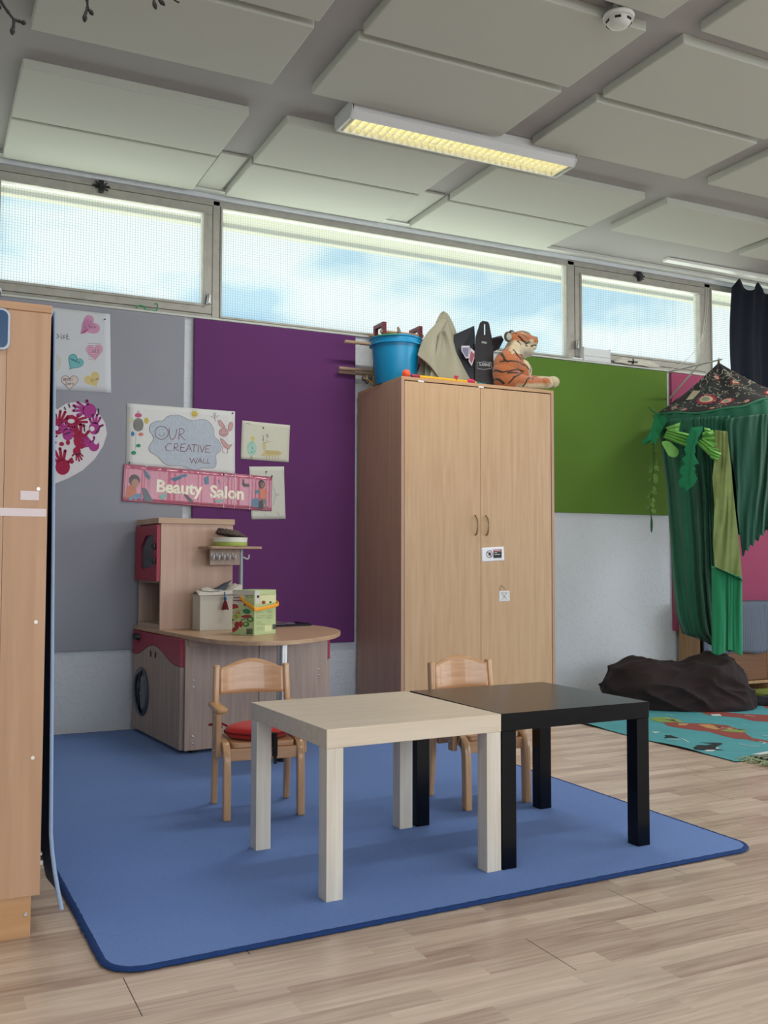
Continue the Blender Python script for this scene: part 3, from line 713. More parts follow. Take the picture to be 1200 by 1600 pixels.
for k in range(16):
    a = 2*pi*k/16; b.tube([TM @ Vector((.075*cos(a), .075*sin(a), .010)), TM @ Vector((.046*cos(a)-.016, .046*sin(a), .034))], .0028, 5)
b.build('rim', mat('dark_wicker', '#5c4c48', .8, var=.2, vscale=90), t, smooth=True)
b = MB(); b.lathe([(0, .004), (.066, .004), (.072, .012)], seg=32, M=TM); b.build('base', mat('brown_wicker', '#4b3d38', .85, var=.15, vscale=120), t)
# white bin with folded cloth and tassel
t = thing('storage_bin', 'plain white rectangular bin behind the vegetable box', 'bin', kw(.140, .185, KZ), KA)
W_, D_, H_ = .205, .105, .168
b = MB()
b.box(0, 0, .0005, W_, D_, .006, .001)
for a in ((0, 0, W_, .005), (0, D_-.005, W_, D_), (0, .005, .005, D_-.005), (W_-.005, .005, W_, D_-.005)): b.box(a[0], a[1], .006, a[2], a[3], H_, .001)
b.build('body', mat('ivory_plastic', '#c6c1b6', .5), t)
cl = thing('folded_cloth', 'off-white folded cloth draped over the top of the white bin', 'cloth', kw(.140, .185, KZ+H_), KA)
def clo(u, v):
    x = -.010+(W_+.02)*u; y = -.008+.12*v; base = .005+.035*u**1.3+.018*sin(u*7+.4)*sin(v*pi)+.008*sin(u*15+v*4)*sin(v*pi)
    if v < .08: base *= .2
    return Vector((x, y, max(.0025, base)))
b = MB(); b.grid(clo, 40, 20); b.build('folds', mat('unbleached_cotton', '#c2bdb4', .9, bump=.15, bscale=250), cl, smooth=True, solid=.004)
b = MB(); b.grid(lambda u, v: clo(.1+.8*u, .15+.7*v)+Vector((0, .0, .007+.006*sin(u*9)*v)), 30, 12); b.build('upper_fold', mat('unbleached_cotton', '#c2bdb4', .9), cl, smooth=True, solid=.004)
b = MB(); b.grid(lambda u, v: clo(.48+.36*u, .45+.4*v)+Vector((0, 0, .020+.012*u)), 10, 6); b.build('striped_corner', mat('grey_blue_cloth', '#5d6672', .9), cl, smooth=True, solid=.003)
ts = thing('tassel', 'dark red tassel with a blue knot hanging over the front of the white bin', 'tassel', kw(.262, .172, KZ+.098), KA)
b = MB()
for k in range(14):
    a = 2*pi*k/14; b.tube([(0, 0, .05), (.007*cos(a), .003*sin(a)-.002, .035), (.016*cos(a), .005*sin(a)-.002, .0+.002*(k % 3))], .0028, 5)
b.build('threads', mat('wine_red_thread', '#6d1a2c', .9), ts, smooth=True)
b = MB(); b.ball((0, 0, .054), .008, sc=(1, .7, 1.3)); b.tube([(0, 0, .06), (0, .004, .075), (.002, .014, .085)], .003, 6); b.build('knot', mat('blue_thread', '#2f5f8a', .9), ts, smooth=True)
# carton with printed vegetables and yellow handle
VB = kw(.25, -.213, KZ); VA = radians(33)
t = thing('vegetable_carton', 'light green printed carton of toy vegetables with a yellow carrying handle', 'box', VB, VA)
VM = (Matrix.Translation(VB) @ Matrix.Rotation(VA, 4, 'Z')); VI = VM.inverted()
bw, bd, bh = .158, .128, .203
b = MB(); b.box(0, 0, .0005, bw, bd, bh, .0015); b.build('carton', mat('pale_green_card', '#b4c48f', .55, var=.06, vscale=12), t)
def onbox(face):
    def f(X, Y):
        u, v = 355+X/14.12, 915+Y/14.12; o = VI @ Vector((0, 0, HC)); d = (VI.to_3x3() @ ray(u, v))
        q = (-.0004-o.x)/d.x if face == 'L' else (-.0004-o.y)/d.y
        p = o+d*q
        p.z = max(.002, min(bh-.002, p.z)); p.x = min(bw-.001, max(p.x, -.0004)); p.y = min(bd-.001, max(p.y, -.0004)); return p
    return f
PL, PR = onbox('L'), onbox('R'); kL, kR = Vector((-.0004, 0, 0)), Vector((0, -.0004, 0))
cm = lambda n, c: mat('print_'+n, c, .55)
patches([[(45, 110), (590, 90), (590, 200), (380, 210), (380, 400), (45, 410)]], PL, 'pale_header', cm('grey_white', '#c9c8c0'), t, k=kL*.6)
patches([[(615, 100), (720, 100), (720, 400), (615, 400)]], PR, 'pale_header', cm('grey_white', '#c9c8c0'), t, k=kR*.6)
patches([[(725, 190), (1085, 180), (1085, 370), (725, 400)], [(830, 880), (975, 870), (975, 1000), (830, 1020)], [(985, 800), (1085, 790), (1085, 960), (985, 990)], [(410, 940), (570, 940), (570, 1080), (410, 1080)]][:2], PR, 'pale_label', cm('cream', '#d4d8a8'), t, k=kR)
patches([[(60, 215), (110, 210), (110, 270), (60, 275)]], PL, 'small_logo', cm('dark', '#333a33'), t, k=kL*1.6)
patches([[(655, 220), (705, 210), (705, 265), (655, 275)]], PR, 'small_logo', cm('dark', '#333a33'), t, k=kR*1.6)
def letters(P, x0, x1, y, h, rnd, w=22):
    o = []; x = x0
    while x < x1: ww_ = rnd.uniform(.5, 1)*w; o.append([(x, y+rnd.uniform(-3, 3)), (x+ww_, y), (x+ww_, y+h), (x, y+h)]); x += ww_+w*.22
    return o
rn = random.Random(3)
patches(letters(PL, 140, 265, 255, 24, rn)+letters(PL, 140, 345, 315, 26, rn), PL, 'red_lettering', cm('maroon', '#7a1f3a'), t, k=kL*1.6)
strokes([[(400, 215), (555, 215), (555, 262), (445, 262), (400, 215)], [(240, 330), (240, 365), (320, 365), (320, 330)], [(130, 210), (215, 205)]], .0012, PL, 'header_lines', cm('dark', '#333a33'), t, k=kL*1.6)
patches([ellipse(145, 480, 105, 75, 16)[8:]+[(250, 490), (45, 515)], ellipse(150, 970, 115, 45, 16, -.45), ellipse(215, 860, 55, 70, 12), ellipse(300, 850, 45, 70, 12), [(355, 440), (405, 340), (430, 370), (400, 460)], ellipse(430, 680, 120, 34, 14, -.05), ellipse(235, 620, 60, 25, 12, -.4)], PL, 'red_vegetables', cm('tomato', '#a52f3a'), t, k=kL*1.4)
patches([ellipse(430, 570, 90, 55, 14, .2), ellipse(510, 745, 75, 60, 14), ellipse(415, 850, 70, 60, 14)], PL, 'green_vegetables', cm('deep_green', '#2f7a55'), t, k=kL*1.8)
patches([ellipse(510, 745, 45, 32, 12), ellipse(410, 845, 42, 34, 12), ellipse(240, 665, 70, 55, 12), ellipse(170, 700, 60, 60, 12)], PL, 'pale_vegetables', cm('lime', '#a9b95c'), t, k=kL*2.4)
patches([ellipse(172, 705, 30, 30, 10), ellipse(115, 820, 38, 30, 10), [(80, 600), (250, 530), (330, 545), (110, 625)]], PL, 'beige_vegetables', cm('beige', '#b79f7d'), t, k=kL*2.8)
patches([ellipse(110, 760, 32, 25, 10), [(310, 755), (440, 720), (440, 730), (310, 770)]], PL, 'dark_vegetables', cm('near_black', '#201c1c'), t, k=kL*3.2)
patches([ellipse(800, 370, 45, 40, 12), ellipse(835, 495, 28, 18, 10)], PR, 'brown_motif', cm('rust', '#8a3b24'), t, k=kR*1.6)
patches([ellipse(952, 365, 24, 22, 10), [(735, 200), (1050, 188), (1050, 196), (735, 208)]], PR, 'dark_motif', cm('dark', '#333a33'), t, k=kR*1.8)
L_ = []
for (xa, xb) in ((640, 850), (865, 1060)):
    for i, y in enumerate((545, 575, 605, 665, 700, 730, 800, 830, 860, 930, 965)):
        if xa > 800 and y > 760: continue
        L_.append([(xa, y), (xa+(xb-xa)*rn.uniform(.5, .95), y-8)])
strokes(L_, .0009, PR, 'small_print', cm('olive_text', '#66754a'), t, k=kR*1.6)
patches([[(x, 950), (x+rn.choice((5, 9)), 950), (x+7, 1075), (x, 1075)] for x in range(430, 555, 15)], PL, 'barcode', cm('barcode', '#3c3e4a'), t, k=kL*1.8)
patches([[(x, 850), (x+rn.choice((5, 9)), 850), (x+7, 960), (x, 962)] for x in range(1000, 1080, 13)], PR, 'barcode', cm('barcode', '#3c3e4a'), t, k=kR*1.8)
b = MB(); path = spline([(-.003, .085, .175), (-.006, .05, .150), (-.010, .0, .126), (-.004, -.010, .118), (.06, -.011, .122), (.150, -.011, .132), (.172, .0, .140), (.168, .025, .152)], 5)
b.bar(path, .015, .005, (0, 0, 1), bev=.001); b.build('carrying_handle', mat('amber_plastic', '#f0a01c', .4), t, smooth=50)
# flat black tray
t = thing('serving_tray', 'flat black tray lying on the worktop beside the carton', 'tray', kw(.565, .235, KZ), KA+.10)
b = MB(); b.prism([(x, y) for x, y in rrect(-.10, 0, .215, .17, .012, 4)], .0005, .007, axis='z', bev=.002); b.build('plate', mat('glossy_black', '#15121a', .2), t)
b = MB(); b.tube([(x, y, .010) for x, y in (rrect(-.094, .006, .209, .164, .012, 4)+rrect(-.094, .006, .209, .164, .012, 4)[:1])], .003, 6); b.build('raised_rim', mat('black_rim', '#1b1722', .3), t, smooth=True)
b = MB(); b.grid(lambda u, v: Vector((-.06+.2*u, .03+.10*v, .009+.010*abs(sin(u*7+v*3))*(1-abs(2*v-1)))), 20, 8); b.build('crumpled_film', mat('clear_film', '#b8a8c0', .15, alpha=.35), t, smooth=True)

# ================================================================== LEFT STORAGE CABINET AND ITS CURTAIN
LY, LX = 2.445, .284
t = thing('storage_cabinet', 'tall light beech cabinet cut off at the left edge of the picture', 'cabinet', (-.42, LY, 0))
beechL = wood('beech_ply_side', '#c6a488', '#b59075', 3.2, 'z', .5); LW = LX+.42; LD = .95
b = MB(); b.box(0, .0, .096, LW-.10, .020, 1.487, .001); b.build('side_panel', beechL, t)
b = MB(); b.box(LW-.0995, .0, .096, LW, .020, 1.487, .001); b.build('side_panel', wood('beech_ply_strip', '#c29a7c', '#b08a6c', 2.6, 'z', .5), t)
b = MB(); b.box(0, LD-.02, .096, LW, LD, 1.487, .001); b.build('side_panel', beechL, t)
b = MB(); b.box(-.004, -.004, 1.487, LW+.002, LD+.004, 1.506, .002); b.build('top_panel', wood('beech_top', '#c49a78', '#b18867', 4, 'x', .5), t)
b = MB(); b.box(0, .02, .096, .02, LD-.02, 1.487); b.build('back_panel', beechL, t)
for z in (.098, .56, 1.02):
    b = MB(); b.box(.02, .02, z, LW-.006, LD-.02, z+.018); b.build('shelf', beechL, t)
b = MB(); b.box(.02, .006, 0, LW-.019, .024, .096, .001); b.box(.02, LD-.03, 0, LW-.02, LD-.01, .096); b.box(LW-.038, .024, 0, LW-.02, LD-.03, .096); b.build('plinth', wood('beech_plinth', '#c99c72', '#b6895f', 3, 'x', .5), t)
for (u, v) in ((60, 764), (56, 972), (51, 1184)):
    p = at(u, v, y=LY); b = MB(); b.lathe([(0, .0015), (.0022, .0015), (.0022, .001), (.0042, .001), (.0046, 0)], c=(p.x+.42, -.0002, p.z), M=Matrix.Rotation(pi/2, 4, 'X'), seg=16); b.build('screw', mat('white_screw_cap', '#e6e2dc', .35, metal=.3), t, smooth=True)
p = at(40, 1429, y=LY+.006); b = MB(); b.lathe([(0, .001), (.004, .001), (.005, 0)], c=(p.x+.42, .0058, p.z), M=Matrix.Rotation(pi/2, 4, 'X'), seg=14); b.build('screw', M_steel, t)
b = MB(); b.box(.25, -.0012, .991, LW-.003, -.0002, 1.010); b.box(LW-.062, -.0012, 1.030, LW-.020, -.0002, 1.052); b.build('tape_strip', mat('milky_tape', '#d3c3c6', .3), t)
# white hinges seen in the gap
b = MB(); b.box(LW+.0005, .045, .150, LW+.012, .075, .162, .002); b.box(LW+.0005, .05, .172, LW+.01, .07, .180, .002); b.build('door_catch', mat('catch_white', '#d8dadd', .35, metal=.3), t)
# curtain hanging over the opening
t = thing('cabinet_curtain', 'dark navy curtain with a pale blue edge hanging beside the beech cabinet', 'curtain', (0, 0, 0))
def cc(u, v):
    y = LY+.030+.88*u; z = 1.500-(1.500-.085)*v
    if u < .18: z = z-.030*max(0, v-.9)*10*(1-u/.18)
    fl = max(0, v-.90)*10
    x = .2945+.016*v+.010*sin(u*26)*(.3+.7*v)*min(1, u*6)+.022*fl**1.5*(1-u)
    y -= .0+.0*fl; return Vector((x, y-.12*fl*max(0, .3-u), z))
b = MB(); b.grid(cc, 60, 40); b.build('cloth', mat('navy_lining', '#52658f', .85, bump=.1, bscale=300), t, smooth=True, solid=.002)
b = MB(); b.tube([cc(0, k/40)+Vector((.001, -.001, .001*sin(k*1.3))) for k in range(41)], [.0034+.0016*k/40 for k in range(41)], 8); b.build('hem', mat('pale_blue_hem', '#93a9c8', .8, bump=.15, bscale=200), t, smooth=True)
# blue plaque and dark thing at the picture's left edge
t = thing('plastic_tray', 'dark blue rounded plate with a white rim hung on the beech cabinet', 'plate', (.115, LY-.001, 1.435))
b = MB(); b.prism([(x, y) for x, y in rrect(-.075, -.05, .075, .05, .018, 6)], -.011, -.0005, axis='y', bev=.002); b.build('rim', mat('pale_rim', '#b9c4d6', .35), t)
b = MB(); b.prism([(x, y) for x, y in rrect(-.070, -.045, .070, .045, .015, 6)], -.013, -.0112, axis='y', bev=.0005); b.build('face', mat('petrol_blue', '#1d456f', .3), t)
t = thing('toy_drum', 'dark round object standing on top of the beech cabinet at the left edge', 'object', (.104, LY+.05, 1.506))
b = MB(); b.lathe([(.0, .001), (.055, .001), (.066, .014), (.068, .035), (.062, .055), (.04, .064), (0, .066)], seg=36); b.build('body', mat('dark_blue_black', '#12202c', .35), t, smooth=True)
b = MB(); b.lathe([(.0665, .028), (.0700, .030), (.0700, .036), (.0665, .038)], seg=36, closed=True); b.build('pale_band', mat('pale_rim', '#b9c4d6', .35), t, smooth=True)

# ================================================================== PAPERS ON THE PINBOARDS
YB = WY-.025                      # front of the boards
def PW(dy): return lambda u, v: at(u, v, y=YB-dy)
def pin(px, m=None):
    for (u, v, par) in px:
        p = at(u, v, y=YB-.004); b = MB(); b.ball((p.x, p.y-.003, p.z), .0042, 10); b.build('push_pin', m or M_black, par, smooth=True)
def Z(x0, y0, s): return lambda X, Y: (x0+X/s, y0+Y/s)
C_ = lambda n, c: mat('crayon_'+n, c, .85)
# thank-you poster with hearts
pp = sheet('heart_poster', xz((28, 474), (172, 491), (173.5, 614), (30, 606), Y=YB-.001), YB-.001, mat('poster_paper', '#c9cdd4', .8), 'white poster with small coloured hearts pinned to the grey board', 'poster', curl=.002)
z = Z(80, 480, 11.43); f = PW(.0024)
hp = lambda X, Y: f(*z(X, Y))
f2 = PW(.003); hp2 = lambda X, Y: f2(*z(X, Y))
def tint(cx, cy, s, a, w=1.0): return [(cx+(x)*w*cos(a)-y*sin(a), cy+x*w*sin(a)+y*cos(a)) for x, y in heart(0, 0, s)]
patches([tint(690, 330, 185, .95)[:]], hp, 'pink_heart', C_('pink', '#c792b4'), pp)
patches([tint(775, 790, 165, -.08, .95)], hp, 'rose_heart', C_('rose', '#cda0b6'), pp)
patches([tint(425, 980, 150, .62, .95)], hp, 'turquoise_heart', C_('turquoise', '#6fb3b9'), pp)
patches([tint(740, 1290, 150, -.5, .95)], hp, 'yellow_heart', C_('yellow', '#cdbb7f'), pp)
patches([tint(330, 1330, 145, 0, 1.05)], hp, 'peach_heart', C_('peach', '#cfc1bd'), pp)
patches([ellipse(100, 990, 80, 150, 20)], hp, 'cream_shape', C_('cream', '#c4c6bb'), pp)
cl_ = lambda pts: pts+pts[:1]
strokes([cl_(tint(330, 1330, 145, 0, 1.05))], .0016, hp2, 'heart_outline', C_('dark', '#43404a'), pp)
strokes([cl_(tint(425, 980, 150, .62, .95))], .0022, hp2, 'teal_outline', C_('teal', '#2c8f94'), pp)
strokes([[(560+i*24, 200+abs(i-4)*18), (530+i*26, 470-i*18)] for i in range(10)]+[[(520+i*14, 470), (620+i*10, 400-i*3)] for i in range(6)], .0016, hp2, 'pink_hatching', C_('strong_pink', '#b0568b'), pp)
strokes([[(660, 640+i*42), (900-i*12, 650+i*38)] for i in range(8)], .0015, hp2, 'rose_hatching', C_('strong_rose', '#b87a98'), pp)
strokes([[(70, 470), (80, 550)], [(70, 480), (110, 480), (135, 515), (110, 550), (75, 555)], [(180, 505), (172, 560), (185, 560)], [(170, 470), (178, 476)], [(245, 500), (215, 510), (212, 525), (240, 540), (205, 565)], [(290, 470), (275, 560), (320, 575)], [(265, 515), (310, 520)]], .0024, hp2, 'handwriting', C_('black_pen', '#25252b'), pp)
# names in the hearts
def scribe(txt, x, y, h, a, par, wd=.0011, c='dark_pen'):
    G = {'a': [[(.8, .6), (.4, .5), (.1, .8), (.4, 1), (.8, .9)], [(.8, .5), (.9, 1)]], 'd': [[(.8, .6), (.4, .5), (.1, .8), (.4, 1), (.8, .9)], [(.85, 0), (.9, 1)]], 'u': [[(.1, .5), (.2, .95), (.6, .95), (.8, .5), (.85, 1)]],
         'i': [[(.3, .5), (.35, 1)], [(.3, .25), (.34, .3)]], 's': [[(.7, .5), (.3, .55), (.35, .72), (.65, .8), (.55, 1), (.1, .97)]], 't': [[(.4, .1), (.4, 1), (.7, 1)], [(.1, .45), (.7, .45)]], 'o': [cl_([(.5, .5), (.15, .65), (.15, .9), (.5, 1), (.85, .85), (.8, .6)])],
         'l': [[(.3, 0), (.3, .95), (.6, 1)]], 'n': [[(.1, .5), (.15, 1)], [(.15, .65), (.5, .5), (.75, .7), (.8, 1)]], 'm': [[(.05, .5), (.1, 1)], [(.1, .6), (.35, .5), (.45, 1)], [(.45, .6), (.7, .5), (.85, 1)]], 'r': [[(.1, .5), (.2, 1)], [(.2, .65), (.5, .5), (.75, .55)]],
         'e': [[(.15, .75), (.75, .7), (.5, .5), (.15, .7), (.3, 1), (.8, .95)]], 'k': [[(.15, 0), (.2, 1)], [(.7, .45), (.2, .75), (.75, 1)]], 'b': [[(.15, 0), (.2, 1), (.6, .95), (.75, .7), (.4, .55), (.18, .7)]], 'h': [[(.15, 0), (.2, 1)], [(.2, .65), (.5, .5), (.75, .7), (.8, 1)]],
         'G': [[(.8, .15), (.4, 0), (.1, .4), (.3, .95), (.8, .9), (.8, .55), (.5, .55)]], 'R': [[(.15, 1), (.15, 0), (.6, .05), (.7, .35), (.2, .5), (.8, 1)]], 'O': [cl_([(.5, 0), (.1, .3), (.15, .8), (.5, 1), (.85, .8), (.9, .3)])], 'S': [[(.8, .1), (.4, 0), (.2, .25), (.7, .55), (.6, .95), (.1, .9)]], 'I': [[(.4, 0), (.4, 1)]],
         'A': [[(.05, 1), (.45, 0), (.85, 1)], [(.2, .65), (.7, .65)]], 'Z': [[(.1, .05), (.8, .05), (.1, .95), (.85, .95)]], 'N': [[(.1, 1), (.15, 0), (.8, 1), (.85, 0)]], 'U': [[(.1, 0), (.15, .8), (.45, 1), (.75, .8), (.85, 0)]], 'L': [[(.15, 0), (.15, 1), (.75, 1)]]}
    L = []; cx = x
    for ch in txt:
        for s in G.get(ch, []):
            L.append([(cx+p[0]*h*.62*cos(a)-p[1]*h*sin(a)-(0 if not a else 0), y+p[0]*h*.62*sin(a)+p[1]*h*cos(a)+(cx-x)*math.tan(a)) for p in s])
        cx += h*.72
    return L
strokes(scribe('GROSSI', 215, 1270, 42, 0, pp)+scribe('Zuara', 250, 1335, 44, 0, pp)+scribe('oll', 735, 745, 62, 0, pp)+scribe('schon', 580, 310, 65, 0, pp)+scribe('klar', 700, 1285, 55, -.35, pp)+scribe('amma', 360, 880, 60, .42, pp), .0013, hp2, 'names_in_hearts', C_('dark_pen', '#3a3440'), pp)
pin([(164, 499, pp)])
# heart with hand prints
hh = []
hc = at(85, 690, y=YB-.001)
for i in range(48):
    t_ = 2*pi*i/48; x = sin(t_)**3*.255; yy = (13*cos(t_)-5*cos(2*t_)-2*cos(3*t_)-cos(4*t_))/17*.23; hh.append((.628+x*1.0, 1.508+yy*.93))
hh = [(.628+.262*s*px_, z_) for s in (1, -1) for px_, z_ in (((.02, 1.655), (.18, 1.688), (.40, 1.702), (.62, 1.69), (.80, 1.655), (.93, 1.60), (.97, 1.545), (.90, 1.48), (.74, 1.41), (.52, 1.35), (.25, 1.305), (.0, 1.275)) if s == 1 else ((.25, 1.305), (.52, 1.35), (.74, 1.41), (.90, 1.48), (.97, 1.545), (.93, 1.60), (.80, 1.655), (.62, 1.69), (.40, 1.702), (.18, 1.688)))]
b = MB(); b.prism(hh, YB-.002, YB-.0006, axis='y'); hobj = b.build('handprint_heart', mat('heart_card', '#d5d2d8', .8))
tag(hobj, 'big white paper heart covered in pink and red child handprints', 'artwork')
def hand(cx, cy, s, a):
    o = [ellipse(cx, cy, s*.5, s*.55, 14)]
    for k, (fa, fl) in enumerate(((-.55, .95), (-.2, 1.2), (.1, 1.25), (.4, 1.1), (1.1, .8))):
        d = a+fa; x0, y0 = cx+s*.45*sin(d), cy-s*.45*cos(d); x1, y1 = cx+s*fl*sin(d), cy-s*fl*cos(d); nx, ny = cos(d)*s*.10, sin(d)*s*.10
        o.append([(x0-nx, y0-ny), (x0+nx, y0+ny), (x1+nx, y1+ny), (x1-nx, y1-ny)])
        o.append(ellipse(x1, y1, s*.11, s*.11, 8))
    return o
zz = Z(0, 450, 4); f3 = PW(.0026); hq = lambda X, Y: f3(*zz(X, Y)); f4 = PW(.0031); hq2 = lambda X, Y: f4(*zz(X, Y))
def clipx(polys): return [[(min(x, 1e9), y) for x, y in p] for p in polys]
for h_ in (hand(362, 870, 84, .35), hand(505, 955, 92, -.4), hand(445, 835, 78, 1.5), hand(392, 1118, 92, -.25), hand(480, 1020, 50, 2.8), hand(300, 960, 60, .6), hand(150, 960, 84, .4), hand(215, 800, 80, -1.2), hand(240, 1060, 80, .1)):
    b = MB(); f_ = PW(.0026)
    for pl in clipx(h_): b.poly([f_(*zz(*q)) for q in pl])
    b.build('crimson_handprint', C_('crimson', '#9c1c45'), hobj, solid=.0002)
for e_ in (ellipse(385, 975, 16, 14, 8), ellipse(425, 965, 14, 17, 8), ellipse(447, 1085, 16, 14, 8)): patches([e_], hq, 'crimson_dab', C_('crimson', '#9c1c45'), hobj)
for h_ in (hand(560, 768, 84, -1.35), hand(590, 878, 70, .1), hand(588, 985, 66, -1.1), hand(425, 915, 70, -.6), hand(110, 830, 76, 1.0), hand(270, 880, 66, -.3), hand(180, 1090, 62, .7)):
    b = MB(); f_ = PW(.0031)
    for pl in clipx(h_): b.poly([f_(*zz(*q)) for q in pl])
    b.build('magenta_handprint', C_('magenta', '#a43a86'), hobj, solid=.0002)
patches([ellipse(445, 832, 22, 14, 10), ellipse(575, 880, 16, 16, 10), ellipse(600, 962, 14, 16, 10), ellipse(355, 875, 12, 16, 8)], lambda X, Y: PW(.0037)(*zz(X, Y)), 'bare_spots', mat('heart_card', '#d5d2d8', .8), hobj)
strokes([[(523, 850), (530, 895)], [(600, 905), (632, 860)], [(405, 915), (440, 900)], [(430, 725), (437, 745)], [(468, 740), (472, 752)], [(470, 1040), (505, 1033)], [(615, 755), (618, 790)], [(345, 800), (352, 790)], [(403, 745), (410, 760)]], .006, lambda X, Y: PW(.0042)(*zz(X, Y)), 'dark_dabs', C_('plum', '#4a2244'), hobj)
# OUR CREATIVE WALL
ow = sheet('creative_wall_poster', xz((198, 630), (367, 643), (367, 743), (197, 727), Y=YB-.0012), YB-.0012, M_paper, 'hand-drawn poster reading OUR CREATIVE WALL in a blue cloud', 'poster', curl=.002)
z2 = Z(190, 620, 6.316); g1 = lambda X, Y: PW(.0030)(*z2(X, Y)); g2 = lambda X, Y: PW(.0036)(*z2(X, Y)); g3 = lambda X, Y: PW(.0042)(*z2(X, Y))
cloud = [(275, 330), (290, 270), (350, 240), (410, 235), (450, 195), (530, 178), (590, 190), (660, 225), (720, 232), (800, 222), (860, 245), (905, 310), (915, 390), (955, 430), (985, 490), (970, 540), (930, 575), (935, 640), (925, 692), (880, 703), (790, 700), (740, 722), (690, 715), (620, 690), (550, 678), (470, 678), (410, 650), (370, 600), (330, 570), (280, 540), (272, 490), (310, 430), (312, 390)]
cloud = [(p.x, p.y) for p in spline([(x, y, 0) for x, y in cloud], 3, closed=True)]
patches([cloud], g1, 'cloud_fill', mat('crayon_cloud_blue', '#b3bdcb', .85, var=.08, vscale=60, stretch=(3, 1, 1)), ow)
strokes([cl_(cloud)], .0016, g2, 'cloud_outline', C_('pen_plum', '#7b6a78'), ow)
O_ = ellipse(395, 355, 65, 65, 26)
strokes([cl_(O_), [(468, 310), (472, 380), (485, 412), (505, 422), (528, 400), (540, 350), (545, 318)], [(565, 420), (572, 312)], [(572, 312), (605, 316), (620, 340), (605, 362), (572, 370), (625, 425)],
  [(495, 460), (455, 465), (430, 495), (445, 530), (490, 535)], [(515, 535), (522, 465)], [(522, 465), (550, 463), (560, 482), (545, 498), (518, 500), (566, 535)], [(632, 465), (590, 468), (582, 500), (582, 537), (628, 540)], [(584, 502), (618, 502)],
  [(635, 540), (665, 470), (692, 542)], [(645, 515), (685, 516)], [(690, 470), (748, 474)], [(716, 472), (712, 543)], [(758, 476), (756, 544)], [(772, 480), (795, 547), (822, 482)], [(880, 484), (836, 480), (826, 546), (876, 549)], [(832, 513), (868, 516)],
  [(672, 600), (692, 652), (710, 610), (730, 656), (750, 605)], [(750, 652), (775, 605), (797, 656)], [(758, 635), (790, 636)], [(812, 608), (808, 655), (840, 656)], [(852, 610), (846, 655), (874, 657)]], .0023, g3, 'lettering', C_('maroon_pen', '#84384c'), ow)
strokes([[(365, 360), (375, 380), (398, 388), (418, 378), (428, 352)], [(372, 330), (374, 336)], [(408, 325), (410, 332)]], .0014, g3, 'smile', C_('blue_pen', '#6d7a90'), ow)
patches([ellipse(165, 275, 52, 68, 16)], g1, 'grey_flower_centre', C_('grey', '#8e8e8c'), ow)
strokes([[(120+i*12, 230-(i % 2)*6), (125+i*12, 325+(i % 2)*5)] for i in range(8)], .0012, g2, 'grey_hatching', C_('dark_grey', '#5e5e60'), ow)
patches([ellipse(165, 182, 35, 22, 12)], g1, 'pink_petal', C_('petal_pink', '#c25a82'), ow); patches([ellipse(245, 235, 22, 32, 12), ellipse(720, 168, 30, 30, 14)], g1, 'yellow_petal_and_sun', C_('petal_yellow', '#cbb35a'), ow)
patches([ellipse(95, 228, 22, 22, 12)], g1, 'pale_petal', C_('petal_pale', '#c3c7a0'), ow); patches([ellipse(110, 365, 18, 24, 12)], g1, 'blue_petal', C_('petal_blue', '#4f7fae'), ow); patches([ellipse(190, 370, 26, 18, 12)], g1, 'coral_petal', C_('petal_coral', '#cf8272'), ow)
patches([ellipse(165, 482, 24, 18, 10), ellipse(118, 553, 26, 20, 10)], g1, 'green_leaves', C_('leaf_green', '#3a8f6a'), ow)
strokes([[(142, 350), (135, 530)], [(140, 490), (150, 485)]], .0010, g2, 'stem', C_('leaf_green2', '#7d9a88'), ow)
strokes([[(705, 160), (708, 168)], [(738, 158), (740, 166)], [(702, 178), (720, 188), (738, 176)]]+[[(720+36*cos(k*pi/6), 168+36*sin(k*pi/6)), (720+48*cos(k*pi/6), 168+48*sin(k*pi/6))] for k in range(12)], .0012, g2, 'sun_face_and_rays', C_('ochre', '#a8873c'), ow)
patches([[(950, 235), (975, 230), (1010, 275), (1025, 300), (1000, 305), (965, 280)], ellipse(1008, 350, 45, 42, 14), ellipse(1075, 292, 22, 45, 14, .2), [(975, 410), (1000, 420), (1055, 480), (1090, 470), (1060, 515), (1020, 500), (985, 450)]], g1, 'pink_creature_fill', C_('creature', '#c8a2a4'), ow)
strokes([[(950, 235), (965, 280), (1000, 305), (1025, 300), (1010, 275), (975, 230), (950, 235)], cl_(ellipse(1008, 350, 45, 42, 14)), cl_(ellipse(1075, 292, 22, 45, 14, .2)), [(975, 365), (1000, 378), (1040, 368)], [(985, 330), (990, 345)], [(1025, 325), (1028, 345)], [(975, 410), (985, 450), (1020, 500), (1060, 515), (1090, 470), (1055, 480), (1000, 420), (975, 410)], [(1000, 490), (995, 545), (1015, 548)], [(1045, 510), (1048, 552), (1030, 556)], [(880, 190), (920, 210), (958, 182)], [(905, 160), (930, 160), (920, 195), (905, 160)], [(920, 210), (925, 240)]], .0016, g2, 'creature_lines', C_('creature_red', '#93505a'), ow)
pin([(197+20, 646-3, ow)], mat('clear_pin', '#c8c8c4', .3)); pin([(363.5, 645.5, ow), (202, 723, ow)])
